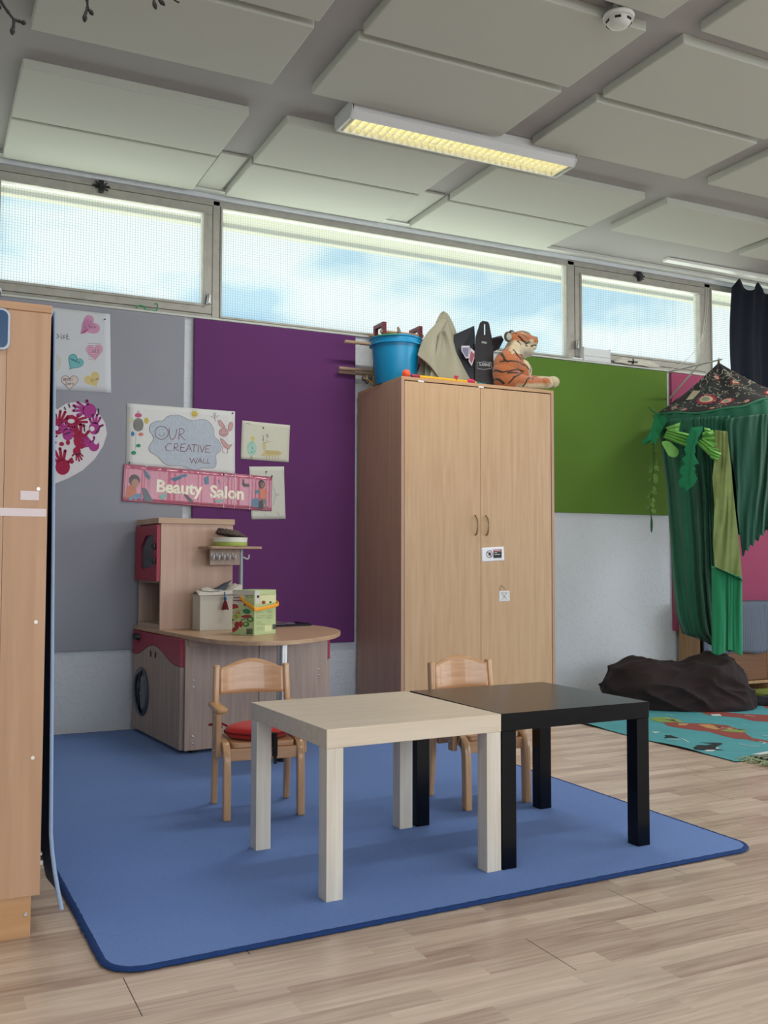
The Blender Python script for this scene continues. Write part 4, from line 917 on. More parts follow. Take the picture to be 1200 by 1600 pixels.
# two small children's drawings
d1 = sheet('childs_drawing', xz((378, 657), (453, 664.5), (451, 722.5), (376, 717), Y=YB-.001), YB-.001, mat('drawing_paper', '#cfcfc0', .8), 'small drawing of a tree and a yellow animal on the purple board', 'drawing', curl=.003)
z3 = Z(370, 650, 9.7); q1 = lambda X, Y: PW(.0026)(*z3(X, Y)); q2 = lambda X, Y: PW(.0032)(*z3(X, Y))
patches([ellipse(225, 490, 75, 115, 16)], q1, 'tree_crown', C_('mint', '#a9cdc0'), d1); patches([ellipse(240, 345, 32, 38, 10)], q1, 'yellow_star', C_('star', '#cfc37e'), d1)
patches([[(430, 515), (640, 525), (690, 560), (650, 600), (430, 610), (370, 600)], [(395, 400), (440, 410), (440, 520), (400, 515)]], q1, 'yellow_animal', C_('animal', '#c9bd8c'), d1)
strokes([[(225-60*sin(k), 400+k*28), (225+50*sin(k*2+1), 415+k*28)] for k in range(7)], .0016, q2, 'tree_lines', C_('tree_teal', '#5fae9d'), d1)
strokes([[(227, 395), (229, 420)], [(232, 460), (238, 495)], [(225, 530), (230, 560)], [(212, 610), (212, 655)], [(232, 610), (232, 660)], [(445, 270), (460, 330)], [(465, 270), (478, 320)], [(385, 295), (405, 310), (400, 365)], [(380, 360), (408, 372)], [(450, 365), (460, 372)], [(400, 180), (410, 186)], [(130, 105), (215, 125)]], .0018, q2, 'pencil_marks', C_('pencil', '#4f4f52'), d1)
strokes([[(400, 395), (450, 405), (510, 380)], [(440, 540), (640, 545)], [(445, 565), (650, 570)]]+[[(450+i*45, 610), (455+i*45, 665)] for i in range(5)], .0020, q2, 'yellow_lines', C_('mustard', '#b39a5a'), d1)
pin([(411.5, 668.5, d1)])
d2 = sheet('childs_drawing', xz((389, 729), (443.5, 729), (446, 811), (392.5, 811.5), Y=YB-.0008), YB-.0008, mat('drawing_paper2', '#cdcfc6', .8), 'small faint pencil drawing half hidden behind the pink banner', 'drawing', curl=.003)
strokes([[(560, 1080), (585, 1190), (575, 1260), (555, 1350)], [(585, 1200), (610, 1185), (640, 1180)], [(590, 1215), (640, 1195)], [(610, 1450), (650, 1500)], [(420, 1480), (430, 1510)], [(430, 860), (450, 850), (455, 880)]], .0016, q1, 'pencil_marks', C_('pencil_light', '#83878a'), d2)
pin([(416, 737, d2)])
# Beauty Salon banner
BA = math.atan2(1.355-1.39, 1.784-.967)
A0 = at(193, 725, y=YB); A1 = at(425, 745, y=YB); A3 = at(190, 783, y=YB); A2 = at(424, 799, y=YB)
def bw_(u): return .0058+.0022*sin(u*31)+.0014*sin(u*67+1)+.0008*sin(u*120)
def ban(u, v, dy=0):
    p = A0.lerp(A1, u).lerp(A3.lerp(A2, u), v); p.y = YB-bw_(u)-dy; return p
M_ban = mat('laminated_pink', '#b9607c', .22, var=.06, vscale=8, spec=.6, coat=.2)
bn = thing('salon_banner', 'glossy pink banner reading Beauty Salon across the grey and purple boards', 'banner', (0, 0, 0))
b = MB(); b.grid(lambda u, v: ban(u, v), 160, 8); b.build('laminated_sheet', M_ban, bn, smooth=True, solid=.0006)
b = MB()
for v in (.035, .965): b.grid(lambda u, w: ban(.012+u*.976, v-.012+w*.024, .0008), 160, 1)
for u0 in (.010, .984): b.grid(lambda u, w: ban(u0+u*.005, .03+.94*w, .0008), 1, 4)
b.build('border_line', mat('banner_magenta', '#93405c', .25), bn, smooth=True)
ax = (A1-A0); BL = ax.length; ad = (A3-A0); BH = ad.length
def onban(dy):
    def f(p):  # local text metres -> banner
        return ban(p.x/BL, 1-p.y/BH, dy+p.z*.3)
    return f
text_mesh('Beauty', .092, Matrix.Translation((.172, .062, 0)) @ Matrix.Rotation(0, 4, 'Z'), 'lettering', mat('banner_cream', '#efead8', .3), bn, bold=.0030, fn=onban(.0016), extrude=.0004, sx=.98)
text_mesh('Salon', .092, Matrix.Translation((.465, .055, 0)), 'lettering', mat('banner_cream', '#efead8', .3), bn, bold=.0030, fn=onban(.0016), extrude=.0004, sx=.98)
def bp(polys, name, c, dy=.0012):
    b = MB()
    if len(polys) > 1:
        for q in polys: bp([q], name, c, dy)
        return
    for pl in polys: b.poly([ban(x, y, dy) for x, y in pl])
    b.build(name, mat('banner_'+name, c, .3), bn, solid=.0003)
ra = BL/BH
el = lambda cx, cy, rx, ry, n=14: [(cx+rx*cos(2*pi*i/n)/ra, cy+ry*sin(2*pi*i/n)) for i in range(n)]
bp([el(.072, .42, .15, .16)], 'dark_hair', '#4a3a40'); bp([el(.078, .50, .10, .12)], 'face', '#a97862', .0016); bp([[(.025, .62), (.05, .55), (.085, .62), (.09, .78), (.02, .95)]], 'orange_sweater', '#b8694f', .0014)
bp([[(.05, .80), (.115, .76), (.13, .95), (.04, .95)]], 'blue_gown', '#5f8ba6', .002); bp([[(.12, .60), (.15, .62), (.20, .96), (.14, .96)]], 'grey_gown', '#66727f', .0018)
bp([[(.125, .12), (.145, .14), (.175, .30), (.165, .38), (.145, .30)], [(.30, .30), (.40, .12), (.415, .18), (.33, .36)], [(.525, .20), (.555, .12), (.56, .36), (.53, .38)], [(.62, .22), (.69, .10), (.70, .20), (.63, .34)]], 'blue_hair_tools', '#4d7292')
bp([[(.235, .78), (.275, .70), (.285, .80), (.245, .90)], [(.60, .80), (.66, .76), (.66, .82), (.61, .86)]], 'teal_tools', '#79b0a8')
bp([[(.39, .66), (.42, .72), (.46, .86), (.45, .93), (.42, .86)], [(.79, .14), (.80, .14), (.805, .26), (.84, .27), (.84, .34), (.80, .36), (.785, .30)]], 'dark_tools', '#5b4452')
bp([el(.925, .24, .10, .13), [(.90, .75), (.935, .68), (.94, .95), (.905, .95)]], 'dark_figure_parts', '#3b2f3a', .0012); bp([el(.928, .26, .06, .085)], 'brown_face', '#8a5a48', .0018)
bp([[(.91, .38), (.95, .36), (.965, .48), (.955, .66), (.915, .66), (.915, .50)]], 'orange_shirt', '#c9714f', .0015); bp([[(.925, .66), (.96, .66), (.965, .97), (.93, .97)]], 'grey_trousers', '#6b6862', .0013)
bp([[(.86, .68), (.90, .66), (.915, .80), (.90, .93), (.86, .90), (.85, .80)]], 'blue_chair', '#5d7f9c', .0014); bp([[(.875, .44), (.905, .40), (.91, .50), (.885, .53)]], 'hair_dryer', '#4f8292', .002)
for u in (.66, .735, .838):
    b = MB(); b.grid(lambda a, v: ban(u+.0045*a, .0+1.0*v, .002+.002*sin(a*pi)), 3, 8); b.build('clear_fold', mat('glossy_fold', '#dcb3c6', .08, spec=1, coat=.6, alpha=.8), bn, smooth=True)
for u, v in ((350, 741), (425, 744)):
    p = at(u, v, y=YB-.012); b = MB(); b.ball(p, .0045, 10); b.build('push_pin', M_black, bn, smooth=True)

# ================================================================== THINGS ON THE WARDROBE
WZ = WT
def W2(u, v, y): return at(u, v, y=y)
# blue bucket
bc = (2.416, 4.828, WZ)
t = thing('bucket', 'bright blue plastic bucket with a flared rim on the wardrobe', 'bucket', bc)
M_buck = mat('cyan_blue_plastic', '#0a86b8', .3)
b = MB(); b.lathe([(.0, .001), (.112, .001), (.118, .012), (.138, .248), (.141, .251), (.134, .248), (.112, .02), (0, .016)], seg=56); b.build('body', M_buck, t, smooth=35)
b = MB(); b.lathe([(.136, .220), (.151, .220), (.151, .227), (.143, .231), (.145, .252), (.150, .256), (.150, .262), (.140, .265), (.136, .260)], seg=56, closed=True); b.build('rim', M_buck, t, smooth=35)
b = MB(); a0 = radians(205); pts = [( .1515*cos(a0+k*.06), .1515*sin(a0+k*.06), .259) for k in range(14)]; b.bar(pts, .006, .010, (0, 0, 1)); b.build('green_tab', mat('grass_green_plastic', '#4aa069', .4), t)
# wooden rod frame behind the bucket
t = thing('wooden_frame_toy', 'wooden rod rack with dark red end frames and a disc behind the bucket', 'toy', (2.408, 5.028, WZ))
M_mar = mat('maroon_wood_paint', '#6b1526', .45); M_rod = wood('turned_wood', '#b59a80', '#9c8168', 8, 'x', .5)
for x in (.012, .250):
    b = MB()
    for y in (-.035, .075): b.box(x-.012, y-.012, .0005, x+.012, y+.012, .378, .002)
    b.box(x-.012, -.047, .378, x+.012, .087, .402, .002); b.box(x-.012, -.047, .15, x+.012, .087, .17, .002); b.build('end_frame', M_mar, t)
for y, z, x0, x1 in ((-.035, .345, -.01, .27), (.075, .345, -.03, .27), (-.035, .262, -.235, .27), (.05, .125, -.235, .27), (.075, .108, -.225, .27)):
    b = MB(); b.tube([(x0, y, z), (x1, y, z)], .010, 12); b.build('rod', M_rod, t, smooth=35)
b = MB(); b.lathe([(.0, -.006), (.034, -.006), (.036, 0), (.034, .006), (0, .006)], c=(.115, -.035, .350), M=Matrix.Rotation(radians(70), 4, 'Y') @ Matrix.Rotation(radians(35), 4, 'X'), seg=28); b.build('disc', mat('grey_brown_wood', '#8d7768', .55), t, smooth=35)
# dried twigs tuft
t = thing('dried_plant_tuft', 'tuft of golden dried twigs with dark seed heads at the wardrobe corner', 'dried plant', (2.335, 4.93, WZ))
b = MB(); rr = random.Random(5)
for k in range(60):
    a = rr.uniform(0, 2*pi); e = rr.uniform(.1, 1.1); L = rr.uniform(.045, .10); q = Vector((cos(a)*cos(e), sin(a)*cos(e)*.6, sin(e)))
    p0 = Vector((0, 0, .012)); b.tube([p0, p0+q*L*.6+Vector((0, 0, .004)), p0+q*L+Vector((rr.uniform(-.012, .012), 0, rr.uniform(-.01, .01)))], [.0026, .0024, .0016], 5)
b.build('twigs', mat('gold_straw', '#c9ad6a', .5), t, smooth=True)
for dx, dz in ((-.055, .03), (-.035, .052), (-.075, .045)):
    b = MB(); b.ball((dx, -.01, dz), .013, 12, (1, 1, 1.2)); b.tube([(dx, -.01, dz), (-.01, 0, .012)], .002, 5); b.build('seed_head', mat('dark_seed', '#4b4247', .7), t, smooth=True)
# red scoop
t = thing('plastic_shovel', 'red plastic shovel handle leaning between the bucket and the sack', 'toy shovel', (2.565, 4.72, WZ))
b = MB(); b.bar(spline([(.055, -.03, .012), (.03, -.01, .07), (.005, .01, .13), (-.012, .03, .185), (-.012, .035, .21)], 5), .030, .010, (1, .4, .2), bev=.003); b.build('handle', mat('signal_red_plastic', '#c22a33', .35), t, smooth=50)
b = MB(); b.prism([(-.05, .0), (.01, .0), (.03, .05), (.0, .12), (-.05, .12), (-.06, .05)], .035, .042, axis='y', bev=.002); b.build('blade', mat('dark_plum_plastic', '#4d1a35', .4), t)
# cream sack
t = thing('cloth_sack', 'large pale beige cloth folded into a tall peak on the wardrobe', 'cloth', (2.64, 4.72, WZ))
tip = W2(693, 489, 4.78)-Vector((2.64, 4.72, WZ))
def sack(u, v, k=1.0):
    a = u*2*pi; hh_ = v
    ex, ey = .158, .085
    r = (1-hh_**3.0)**.5*(1-.62*hh_**.8)*(1+.14*sin(3*a+.6+2*hh_)+.08*sin(7*a+4*hh_)+.04*sin(11*a))
    cx = .005+(tip.x-.005)*hh_**1.1; 
    x = cx+ex*r*cos(a)*(1.0 if cos(a) < 0 else 1.22*(1-.1*hh_)); y = .0+(tip.y)*hh_+ey*r*sin(a)
    return Vector((x*k, y, .001+tip.z*hh_*(1-.02*sin(5*a))))
b = MB(); b.grid(sack, 90, 40, closed_u=True); M_sack = mat('beige_canvas', '#918d7b', .9, bump=.2, bscale=350, var=.04, vscale=10)
b.build('main_cloth', M_sack, t, smooth=True, solid=.003)
def fold(u, v):
    P0, P1 = Vector((-.03, -.075, .285)), Vector((-.115, -.10, .0)); Q0, Q1 = Vector((.0, -.085, .31)), Vector((.185, -.105, -.0))
    l = P0.lerp(P1, v); r_ = Q0.lerp(Q1, v**.9); p = l.lerp(r_, u); p.y -= .045*sin(u*pi)*v+.012*sin(u*9+v*3); p.y += .03; p.z = max(.003, p.z+.0); return p
b = MB(); b.grid(fold, 40, 30); b.build('front_fold', M_sack, t, smooth=True, solid=.003)
def fold2(u, v):
    P0, P1 = Vector((.035, .04, .400)), Vector((-.165, -.03, .15)); Q0, Q1 = Vector((.06, .03, .395)), Vector((-.06, -.08, .03))
    p = P0.lerp(P1, v).lerp(Q0.lerp(Q1, v), u); p.y -= .03*sin(u*pi)*sin(v*pi*.8)+.01; p.x -= .03*sin(v*pi); return p
b = MB(); b.grid(fold2, 30, 30); b.build('side_fold', M_sack, t, smooth=True, solid=.003)
# black bottle carrier
t = thing('bottle_carrier', 'black cardboard bottle carrier standing upside down beside the tiger', 'carton', (0, 0, 0))
YC = 4.66; CY = lambda u, v, d=0: W2(u, v, YC-d)
M_card = mat('black_card', '#1c191d', .35, var=.15, vscale=20)
front = [(742, 609), (742, 548), (743, 527), (750, 504), (753, 502.5), (761, 502.5), (764, 505), (768, 526), (769.5, 548), (771, 609)]
fp = [CY(*q) for q in front]; 
slot = [(756, 506.5), (758.2, 506.5), (758.2, 523.5), (756, 523.5)]
lo_z = WZ+.0008
def zx(p): return (p.x, max(lo_z, p.z))
fo = [zx(p) for p in fp]; sp = [zx(CY(*q)) for q in slot]
b = MB()   # front face with the hand slot cut out, bridged in strips
xs0, xs1 = sp[0][0], sp[1][0]; zs1, zs0 = sp[0][1], sp[2][1]
def edge_x(z, side):
    L = [fo[i] for i in ((0, 1, 2, 3, 4) if side == 0 else (9, 8, 7, 6, 5))]
    for i in range(len(L)-1):
        (xa, za), (xb, zb) = L[i], L[i+1]
        if za <= z <= zb: return xa+(xb-xa)*(z-za)/max(1e-9, zb-za)
    return L[-1][0] if z > L[-1][1] else L[0][0]
zl = sorted(set([fo[0][1]]+[zs0, zs1]+[p[1] for p in fo]+[fo[0][1]+(fo[4][1]-fo[0][1])*k/16 for k in range(17)]))
for i in range(len(zl)-1):
    a, c = zl[i], zl[i+1]
    if c-a < 1e-6: continue
    L0, L1, R0, R1 = edge_x(a, 0), edge_x(c, 0), edge_x(a, 1), edge_x(c, 1)
    segs = [(L0, R0, L1, R1)] if not (a >= zs0-1e-6 and c <= zs1+1e-6) else [(L0, xs0, L1, xs0), (xs1, R0, xs1, R1)]
    for s0, s1, s2, s3 in segs:
        b.poly([(s0, YC, a), (s1, YC, a), (s3, YC, c), (s2, YC, c)])
b.build('front_panel', M_card, t, solid=.003)
x0, x1 = fo[0][0], fo[-1][0]; zt_ = WZ+.25
b = MB()
for q in (([(x0, YC, lo_z), (x0, YC+.10, lo_z), (x0, YC+.10, zt_), (x0, YC, zt_)]), ([(x1, YC, lo_z), (x1, YC+.10, lo_z), (x1, YC+.10, zt_), (x1, YC, zt_)]), ([(x0, YC+.10, lo_z), (x1, YC+.10, lo_z), (x1, YC+.10, zt_), (x0, YC+.10, zt_)])): b.poly(q)
b.build('box_sides', M_card, t, solid=.002)
def flap(pts, name, m):
    P_ = [W2(u, v, y) for u, v, y in pts]; bb = MB(); bb.poly([Vector((p.x, p.y, max(lo_z, p.z))) for p in P_]); return bb.build(name, m, t, solid=.002)
flap([(742, 524, 4.665), (742, 606, 4.665), (731, 598, 4.69), (708, 568, 4.72), (709, 523, 4.72), (741, 509, 4.68)], 'side_flap', mat('glossy_black_card', '#20242c', .2))
flap([(768.5, 528, 4.67), (783, 524, 4.70), (787, 531, 4.70), (780, 545, 4.69), (769.5, 550, 4.67)], 'short_flap', mat('deep_navy_card', '#0c1420', .35))
fl_ = lambda u, v: at(u, v, y=4.676)+Vector((0, -.014, 0))
patches([[(719, 541), (732, 541), (731, 560), (726, 561), (719, 549)], [(733, 544), (742, 552), (735, 573), (730, 565)]], fl_, 'picture_frame', mat('card_white', '#b9b4bc', .4), t)
patches([[(720.5, 544), (730.5, 544), (729.5, 558), (726, 558.5), (720.5, 549)]], lambda u, v: fl_(u, v)+Vector((0, -.001, 0)), 'picture', mat('card_lilac', '#6d6c86', .4), t)
patches([[(733.5, 549), (740, 555), (734.5, 569), (731.5, 563)]], lambda u, v: fl_(u, v)+Vector((0, -.001, 0)), 'picture', mat('card_rose', '#8a4a58', .4), t)
cF = lambda u, v: CY(u, v, .0025)
zc = Z(735, 500, 16); cG = lambda X, Y: cF(*zc(X, Y))
fr = [(165, 1075), (175, 1055), (250, 1060), (345, 1040), (440, 1060), (520, 1058), (530, 1075), (530, 1195), (518, 1215), (440, 1218), (350, 1240), (255, 1220), (180, 1215), (168, 1195)]
strokes([cl_(fr)], .0022, cG, 'logo_frame', mat('logo_silver', '#a7abb0', .4), t)
pc = cG(500, 1090); R180 = Matrix.Translation((pc.x, pc.y, pc.z)) @ Matrix.Rotation(pi/2, 4, 'X') @ Matrix.Rotation(pi, 4, 'Z')
text_mesh('JIMMY\'S', .026, R180, 'logo_lettering', mat('logo_silver', '#a7abb0', .4), t, bold=.0004, sx=.88)
pc = cG(410, 545); text_mesh('PREM', .016, Matrix.Translation((pc.x, pc.y, pc.z)) @ Matrix.Rotation(pi/2, 4, 'X') @ Matrix.Rotation(pi, 4, 'Z'), 'small_lettering', mat('logo_silver', '#a7abb0', .4), t, bold=.0004, sx=.9)
# small carton behind the tiger
t = thing('small_carton', 'small plain cream cardboard box behind the tiger', 'box', (3.03, 4.80, WZ))
b = MB(); b.box(-.03, -.02, .0008, .055, .05, .15, .002); b.build('carton', mat('cream_card', '#c5b98a', .7), t)
b = MB(); b.box(-.031, .012, .15, .056, .018, .1515); b.build('lid_seam', mat('card_seam', '#8f8561', .7), t)
# bits along the front edge
t = thing('toy_ball', 'small orange ball at the front corner of the wardrobe top', 'ball', (2.365, 4.60, WZ)); b = MB(); b.ball((0, 0, .024), .024, 20); b.build('ball', mat('orange_plastic', '#e8552c', .35), t, smooth=True)
t = thing('drumstick', 'long yellow stick with a dark red tip lying along the wardrobe front', 'stick', (2.40, 4.585, WZ))
b = MB(); b.tube([(.035, 0, .011), (.40, .012, .0105)], .0095, 12); b.build('stick', mat('yellow_lacquer', '#dcaa22', .35), t, smooth=35)
b = MB(); b.lathe([(0, 0), (.008, .002), (.0115, .01), (.0115, .048), (.0, .048)], c=(-.012, 0, .012), M=Matrix.Rotation(pi/2, 4, 'Y'), seg=14); b.build('tip', mat('crimson_lacquer', '#8c1836', .35), t, smooth=35)
t = thing('toy_egg', 'small pink egg-shaped toy at the front edge next to the black carrier', 'toy', (2.765, 4.59, WZ)); b = MB(); b.ball((0, 0, .015), .026, 18, (1, .6, .56)); b.build('body', mat('raspberry_plastic', '#c2265a', .35), t, smooth=True)
t = thing('heart_tag', 'tiny red heart-shaped tag on the front of the beige cloth', 'tag', (2.668, 4.585, WZ+.028)); b = MB(); b.prism([(x*.013, -y*.013) for x, y in heart(0, 0, 1)], -.003, .0, axis='y'); b.build('heart', mat('red_felt', '#b02438', .8), t); b = MB(); b.tube([(0, -.001, -.012), (0, 0, -.026)], .0015, 5); b.build('string', mat('red_felt', '#b02438', .8), t)
t = thing('folded_rag', 'crumpled turquoise rag in front of the black carrier', 'rag', (2.825, 4.60, WZ)); b = MB(); b.grid(lambda u, v: Vector((-.04+.085*u, -.015+.04*v, .002+.014*abs(sin(u*6+v))*sin(u*pi))), 24, 8); b.build('cloth', mat('turquoise_cloth', '#3f98a3', .85), t, smooth=True, solid=.002)
t = thing('sill_figure', 'tiny pink and white figure on the window sill above the dark carton', 'figurine', (2.93, 5.150, SILL+.012))
b = MB(); b.lathe([(0, 0), (.018, 0), (.014, .03), (.010, .06), (0, .07)], seg=16); b.build('body', mat('porcelain_white', '#e8e2e0', .3), t, smooth=True); b = MB(); b.ball((-.003, -.002, .078), .012, 12); b.build('head', mat('pink_glaze', '#d8929a', .3), t, smooth=True)

# ================================================================== PLUSH TIGER
TY = 4.635
def tz(X, Y, d=0): return at(760+X/10, 500+Y/10, y=TY+d)
K = .00044   # metres per zoomed pixel
def blob(els, voxel, sm=6):
    b = MB()
    for e in els:
        if len(e) == 2: c, r = e; b.ball(c, r, 20)
        elif len(e) == 3:
            c, r, sc = e; b.ball(c, r, 24, sc)
        else:
            c0, r0, c1, r1 = e; n = max(3, int((c1-c0).length/(min(r0, r1)*.3)))
            for i in range(n+1): b.ball(c0.lerp(c1, i/n), r0+(r1-r0)*i/n, 18)
    me = bpy.data.meshes.new('tmp'); b.bm.to_mesh(me); b.bm.free(); o = bpy.data.objects.new('tmp', me); COL.objects.link(o)
    md = o.modifiers.new('r', 'REMESH'); md.mode = 'VOXEL'; md.voxel_size = voxel; md.use_smooth_shade = True
    s = o.modifiers.new('s', 'SMOOTH'); s.factor = .5; s.iterations = sm
    bpy.context.view_layer.update(); out = bpy.data.meshes.new_from_object(o.evaluated_get(bpy.context.evaluated_depsgraph_get()))
    bpy.data.objects.remove(o); out.shade_smooth(); return out
body = [
 (tz(330, 900), 195*K, (1.0, .9, .95)), (tz(300, 820), 180*K), (tz(330, 700), 190*K), (tz(390, 620), 165*K), (tz(420, 520), 140*K),
 (tz(520, 800), 165*K, (1, .95, 1.0)), (tz(560, 880), 130*K), (tz(380, 930, .03), 190*K), (tz(260, 930, .02), 150*K),
 (tz(470, 940, -.028), 105*K, tz(620, 985, -.040), 88*K), (tz(620, 985, -.040), 88*K, tz(860, 990, -.035), 72*K),
 (tz(470, 930, .085), 105*K, tz(700, 960, .085), 85*K), (tz(700, 960, .085), 85*K, tz(960, 965, .06), 70*K),
 (tz(920, 990, -.035), 88*K, (1.25, 1.1, .85)), (tz(1035, 968, .055), 86*K, (1.1, 1.1, .9)),
 (tz(900, 960, -.055), 40*K), (tz(945, 985, -.062), 42*K), (tz(985, 1000, -.050), 42*K), (tz(1075, 950, .045), 40*K), (tz(1095, 985, .055), 40*K), (tz(1060, 1010, .04), 42*K),
 (tz(500, 330), 135*K, (1.1, 1.05, .95)), (tz(560, 300), 125*K, (1.15, 1.0, .9)), (tz(640, 330), 105*K, (1.15, .9, .85)), (tz(700, 330), 88*K, (1.15, .95, .85)), (tz(735, 330), 62*K),
 (tz(540, 460), 118*K, (1.2, 1.05, .9)), (tz(620, 500), 88*K, (1.3, .95, .7)), (tz(680, 430), 70*K, (1.3, .9, .7)), (tz(740, 420), 42*K), (tz(430, 430), 105*K, (1, 1.3, 1)),
 (tz(560, 570), 42*K, (1.6, 1, .7)), (tz(640, 560), 36*K, (1.5, 1, .7)),
]
def seg_d(p, a, b_):
    ab = (b_[0]-a[0], b_[1]-a[1]); l = ab[0]**2+ab[1]**2 or 1e-9; t = max(0, min(1, ((p[0]-a[0])*ab[0]+(p[1]-a[1])*ab[1])/l)); return hypot(p[0]-a[0]-ab[0]*t, p[1]-a[1]-ab[1]*t)
def invtz(p):   # local side view coordinates: linear fit around the head centre
    return p
o0, ox, oz = tz(500, 500), tz(1000, 500)-tz(500, 500), tz(500, 1000)-tz(500, 500)
det = ox.x*oz.z-ox.z*oz.x
def to2(p):
    dx, dz = p.x-o0.x, p.z-o0.z; a = (dx*oz.z-dz*oz.x)/det; c = (ox.x*dz-ox.z*dx)/det; return (500+500*a, 500+500*c)
STR = [([(230, 440), (200, 560), (205, 640), (240, 690)], 13), ([(180, 665), (300, 680), (420, 700), (520, 745), (560, 800)], 13), ([(115, 730), (130, 790), (180, 838), (260, 830), (380, 802), (480, 832)], 13),
 ([(270, 1010), (320, 930), (460, 860), (240, 855)], 12), ([(485, 1060), (510, 980), (570, 925)], 13), ([(350, 500), (380, 590), (440, 645)], 12), ([(590, 700), (612, 740), (590, 840)], 12), ([(665, 780), (625, 890)], 11), ([(440, 570), (490, 632), (530, 610)], 14),
 ([(430, 280), (470, 350), (540, 395), (605, 370)], 15), ([(545, 380), (535, 430), (560, 432)], 12), ([(640, 432), (700, 405), (790, 403)], 11), ([(530, 222), (600, 232)], 12), ([(485, 185), (535, 205)], 12), ([(415, 355), (450, 412)], 12), ([(480, 250), (530, 300), (560, 320)], 10), ([(590, 200), (640, 215)], 9),
 ([(90, 860), (160, 930), (220, 1010)], 11), ([(640, 935), (600, 960)], 8), ([(380, 200), (420, 240)], 10)]
ORG, CRM, GRY, BLK = lin('#b4683a'), lin('#d3c2a0'), lin('#a9a496'), lin('#1d1613')
def mixc(a, c, t): t = max(0, min(1, t)); return [a[i]*(1-t)+c[i]*t for i in range(3)]+[1]
def tcol(p):
    X, Y = to2(p); side = abs(p.y-TY)
    n = noise.noise(p*60)*18
    c = ORG
    X += n; Y += n
    # head pale areas
    if Y < 640 and X > 300:
        head_lo = 372+(X-600)*.03
        if Y > head_lo and X > 330: c = mixc(CRM, GRY, (Y-430)/120)
        if 300 < X < 430 and Y > 330: c = mixc(c, CRM, .7)
        if X > 640 and Y < 350: c = ORG
        if 470 < X < 640 and 160 < Y < 250: c = mixc(ORG, CRM, .55)
        if 600 < X < 680 and 330 < Y < 400: c = CRM
        if Y > 560 and X < 520: c = ORG
    chest_x = 480+(Y-620)*.36
    if Y > 600 and X > chest_x and Y < 905 and X < 760: c = mixc(mixc(ORG, CRM, .6), CRM, (X-chest_x)/50)
    if X > 855 and Y > 860: c = mixc(ORG, CRM, (X-860)/40)
    if Y > 1010 and X > 380: c = mixc(c, CRM, (Y-1010)/45)
    X -= n*.6; Y -= n*.6
    for pl, w in STR:
        d = min(seg_d((X, Y), pl[i], pl[i+1]) for i in range(len(pl)-1))
        if d < w: c = mixc(BLK, c, max(0, (d-w*.7)/(w*.3)))
    if hypot(X-765, Y-290) < 26 : c = BLK
    return c
t = thing('plush_tiger', 'orange striped plush tiger looking right with paws over the wardrobe edge', 'stuffed toy', (tz(330, 900).x, TY, WZ))
me = blob(body, .0032, 5)
org = t.location
for v in me.vertices:
    if v.co.x < WX1+.004 and v.co.z < WZ+.001: v.co.z = WZ+.001
ca = me.color_attributes.new('fur', 'FLOAT_COLOR', 'POINT')
for i, v in enumerate(me.vertices): ca.data[i].color = tcol(v.co)
M_fur = mat('plush_fur', '#b4683a', .95, attr='fur', bump=.5, bscale=420, sheen=.35)
for v in me.vertices: v.co -= org
me.materials.clear(); me.materials.append(M_fur)
o = bpy.data.objects.new('body', me); COL.objects.link(o); o.parent = t
def tl(X, Y, d=0): return tz(X, Y, d)-org
for d, X, Y in ((-.045, 335, 262), (.05, 395, 235)):
    c = tl(X, Y, d); b = MB(); b.ball(c, 62*K, 20, (.95, .35, 1.1)); b.build('ear', mat('ear_grey_fur', '#4a4038', .95, bump=.4, bscale=400), t, smooth=True)
    b = MB(); b.ball(c+Vector((.004, -.0072, -.001)), 46*K, 18, (.9, .22, 1.05)); b.build('inner_ear', mat('ear_pale_fur', '#a5a598', .95, bump=.4, bscale=400), t, smooth=True)
b = MB(); b.ball(tl(775, 285, 0), 24*K, 14, (.8, 1.2, .7)); b.build('nose', mat('nose_dark_pink', '#5b3430', .5), t, smooth=True)
for d in (-.048, .048):
    b = MB(); b.ball(tl(600, 318, d*.92), 13*K, 12); b.build('eye', mat('glossy_black_eye', '#0c0a09', .08), t, smooth=True)

# ================================================================== GREEN CANOPY
CC, CR = Vector((4.72, 4.66, 0)), .43
APX = Vector((4.69, 4.66, 2.185))
ZK = [(0, 1.90), (60, 1.88), (120, 1.85), (150, 1.852), (180, 1.83), (205, 1.805), (235, 1.828), (262, 1.885), (300, 1.92), (360, 1.90)]
def rimz(a):
    a = math.degrees(a) % 360
    for (a0, z0), (a1, z1) in zip(ZK, ZK[1:]):
        if a0 <= a <= a1: t_ = (a-a0)/(a1-a0); t_ = t_*t_*(3-2*t_); return z0+(z1-z0)*t_
    return 1.9
def rim(a, r=1): return Vector((CC.x+CR*r*cos(a), CC.y+CR*r*sin(a), rimz(a)))
def cone(a, v):   # v 0 apex .. 1 rim
    q = v**1.0; R_ = rim(a); p = APX.lerp(R_, v); sag = .045*sin(pi*v)*(.7+.3*cos(8*a)); p.z -= sag
    w = .010*sin(9*a+1)*v*(1-v)*2; return p+Vector((cos(a)*w, sin(a)*w, 0))
can = thing('hanging_canopy', 'green play canopy with a flowered black cone top hanging in the corner', 'canopy', (0, 0, 0))
M_tent = mat('black_print_cloth', '#151418', .85, var=.1, vscale=60, bump=.1, bscale=400)
b = MB(); b.grid(lambda u, v: cone(2*pi*u, .02+.98*v), 96, 20, closed_u=True); b.build('cone_top', M_tent, can, smooth=True, solid=.002)
def oncone(a0, v0):
    base = cone(a0, v0)
    def f(x, y, k=1): # x along circumference m, y downwards m
        v = v0+y/.58; a = a0+x/(CR*max(.12, v)); p = cone(a, v); return p+Vector((cos(a)*.55, sin(a)*.55, .83))*.0026*k
    return f
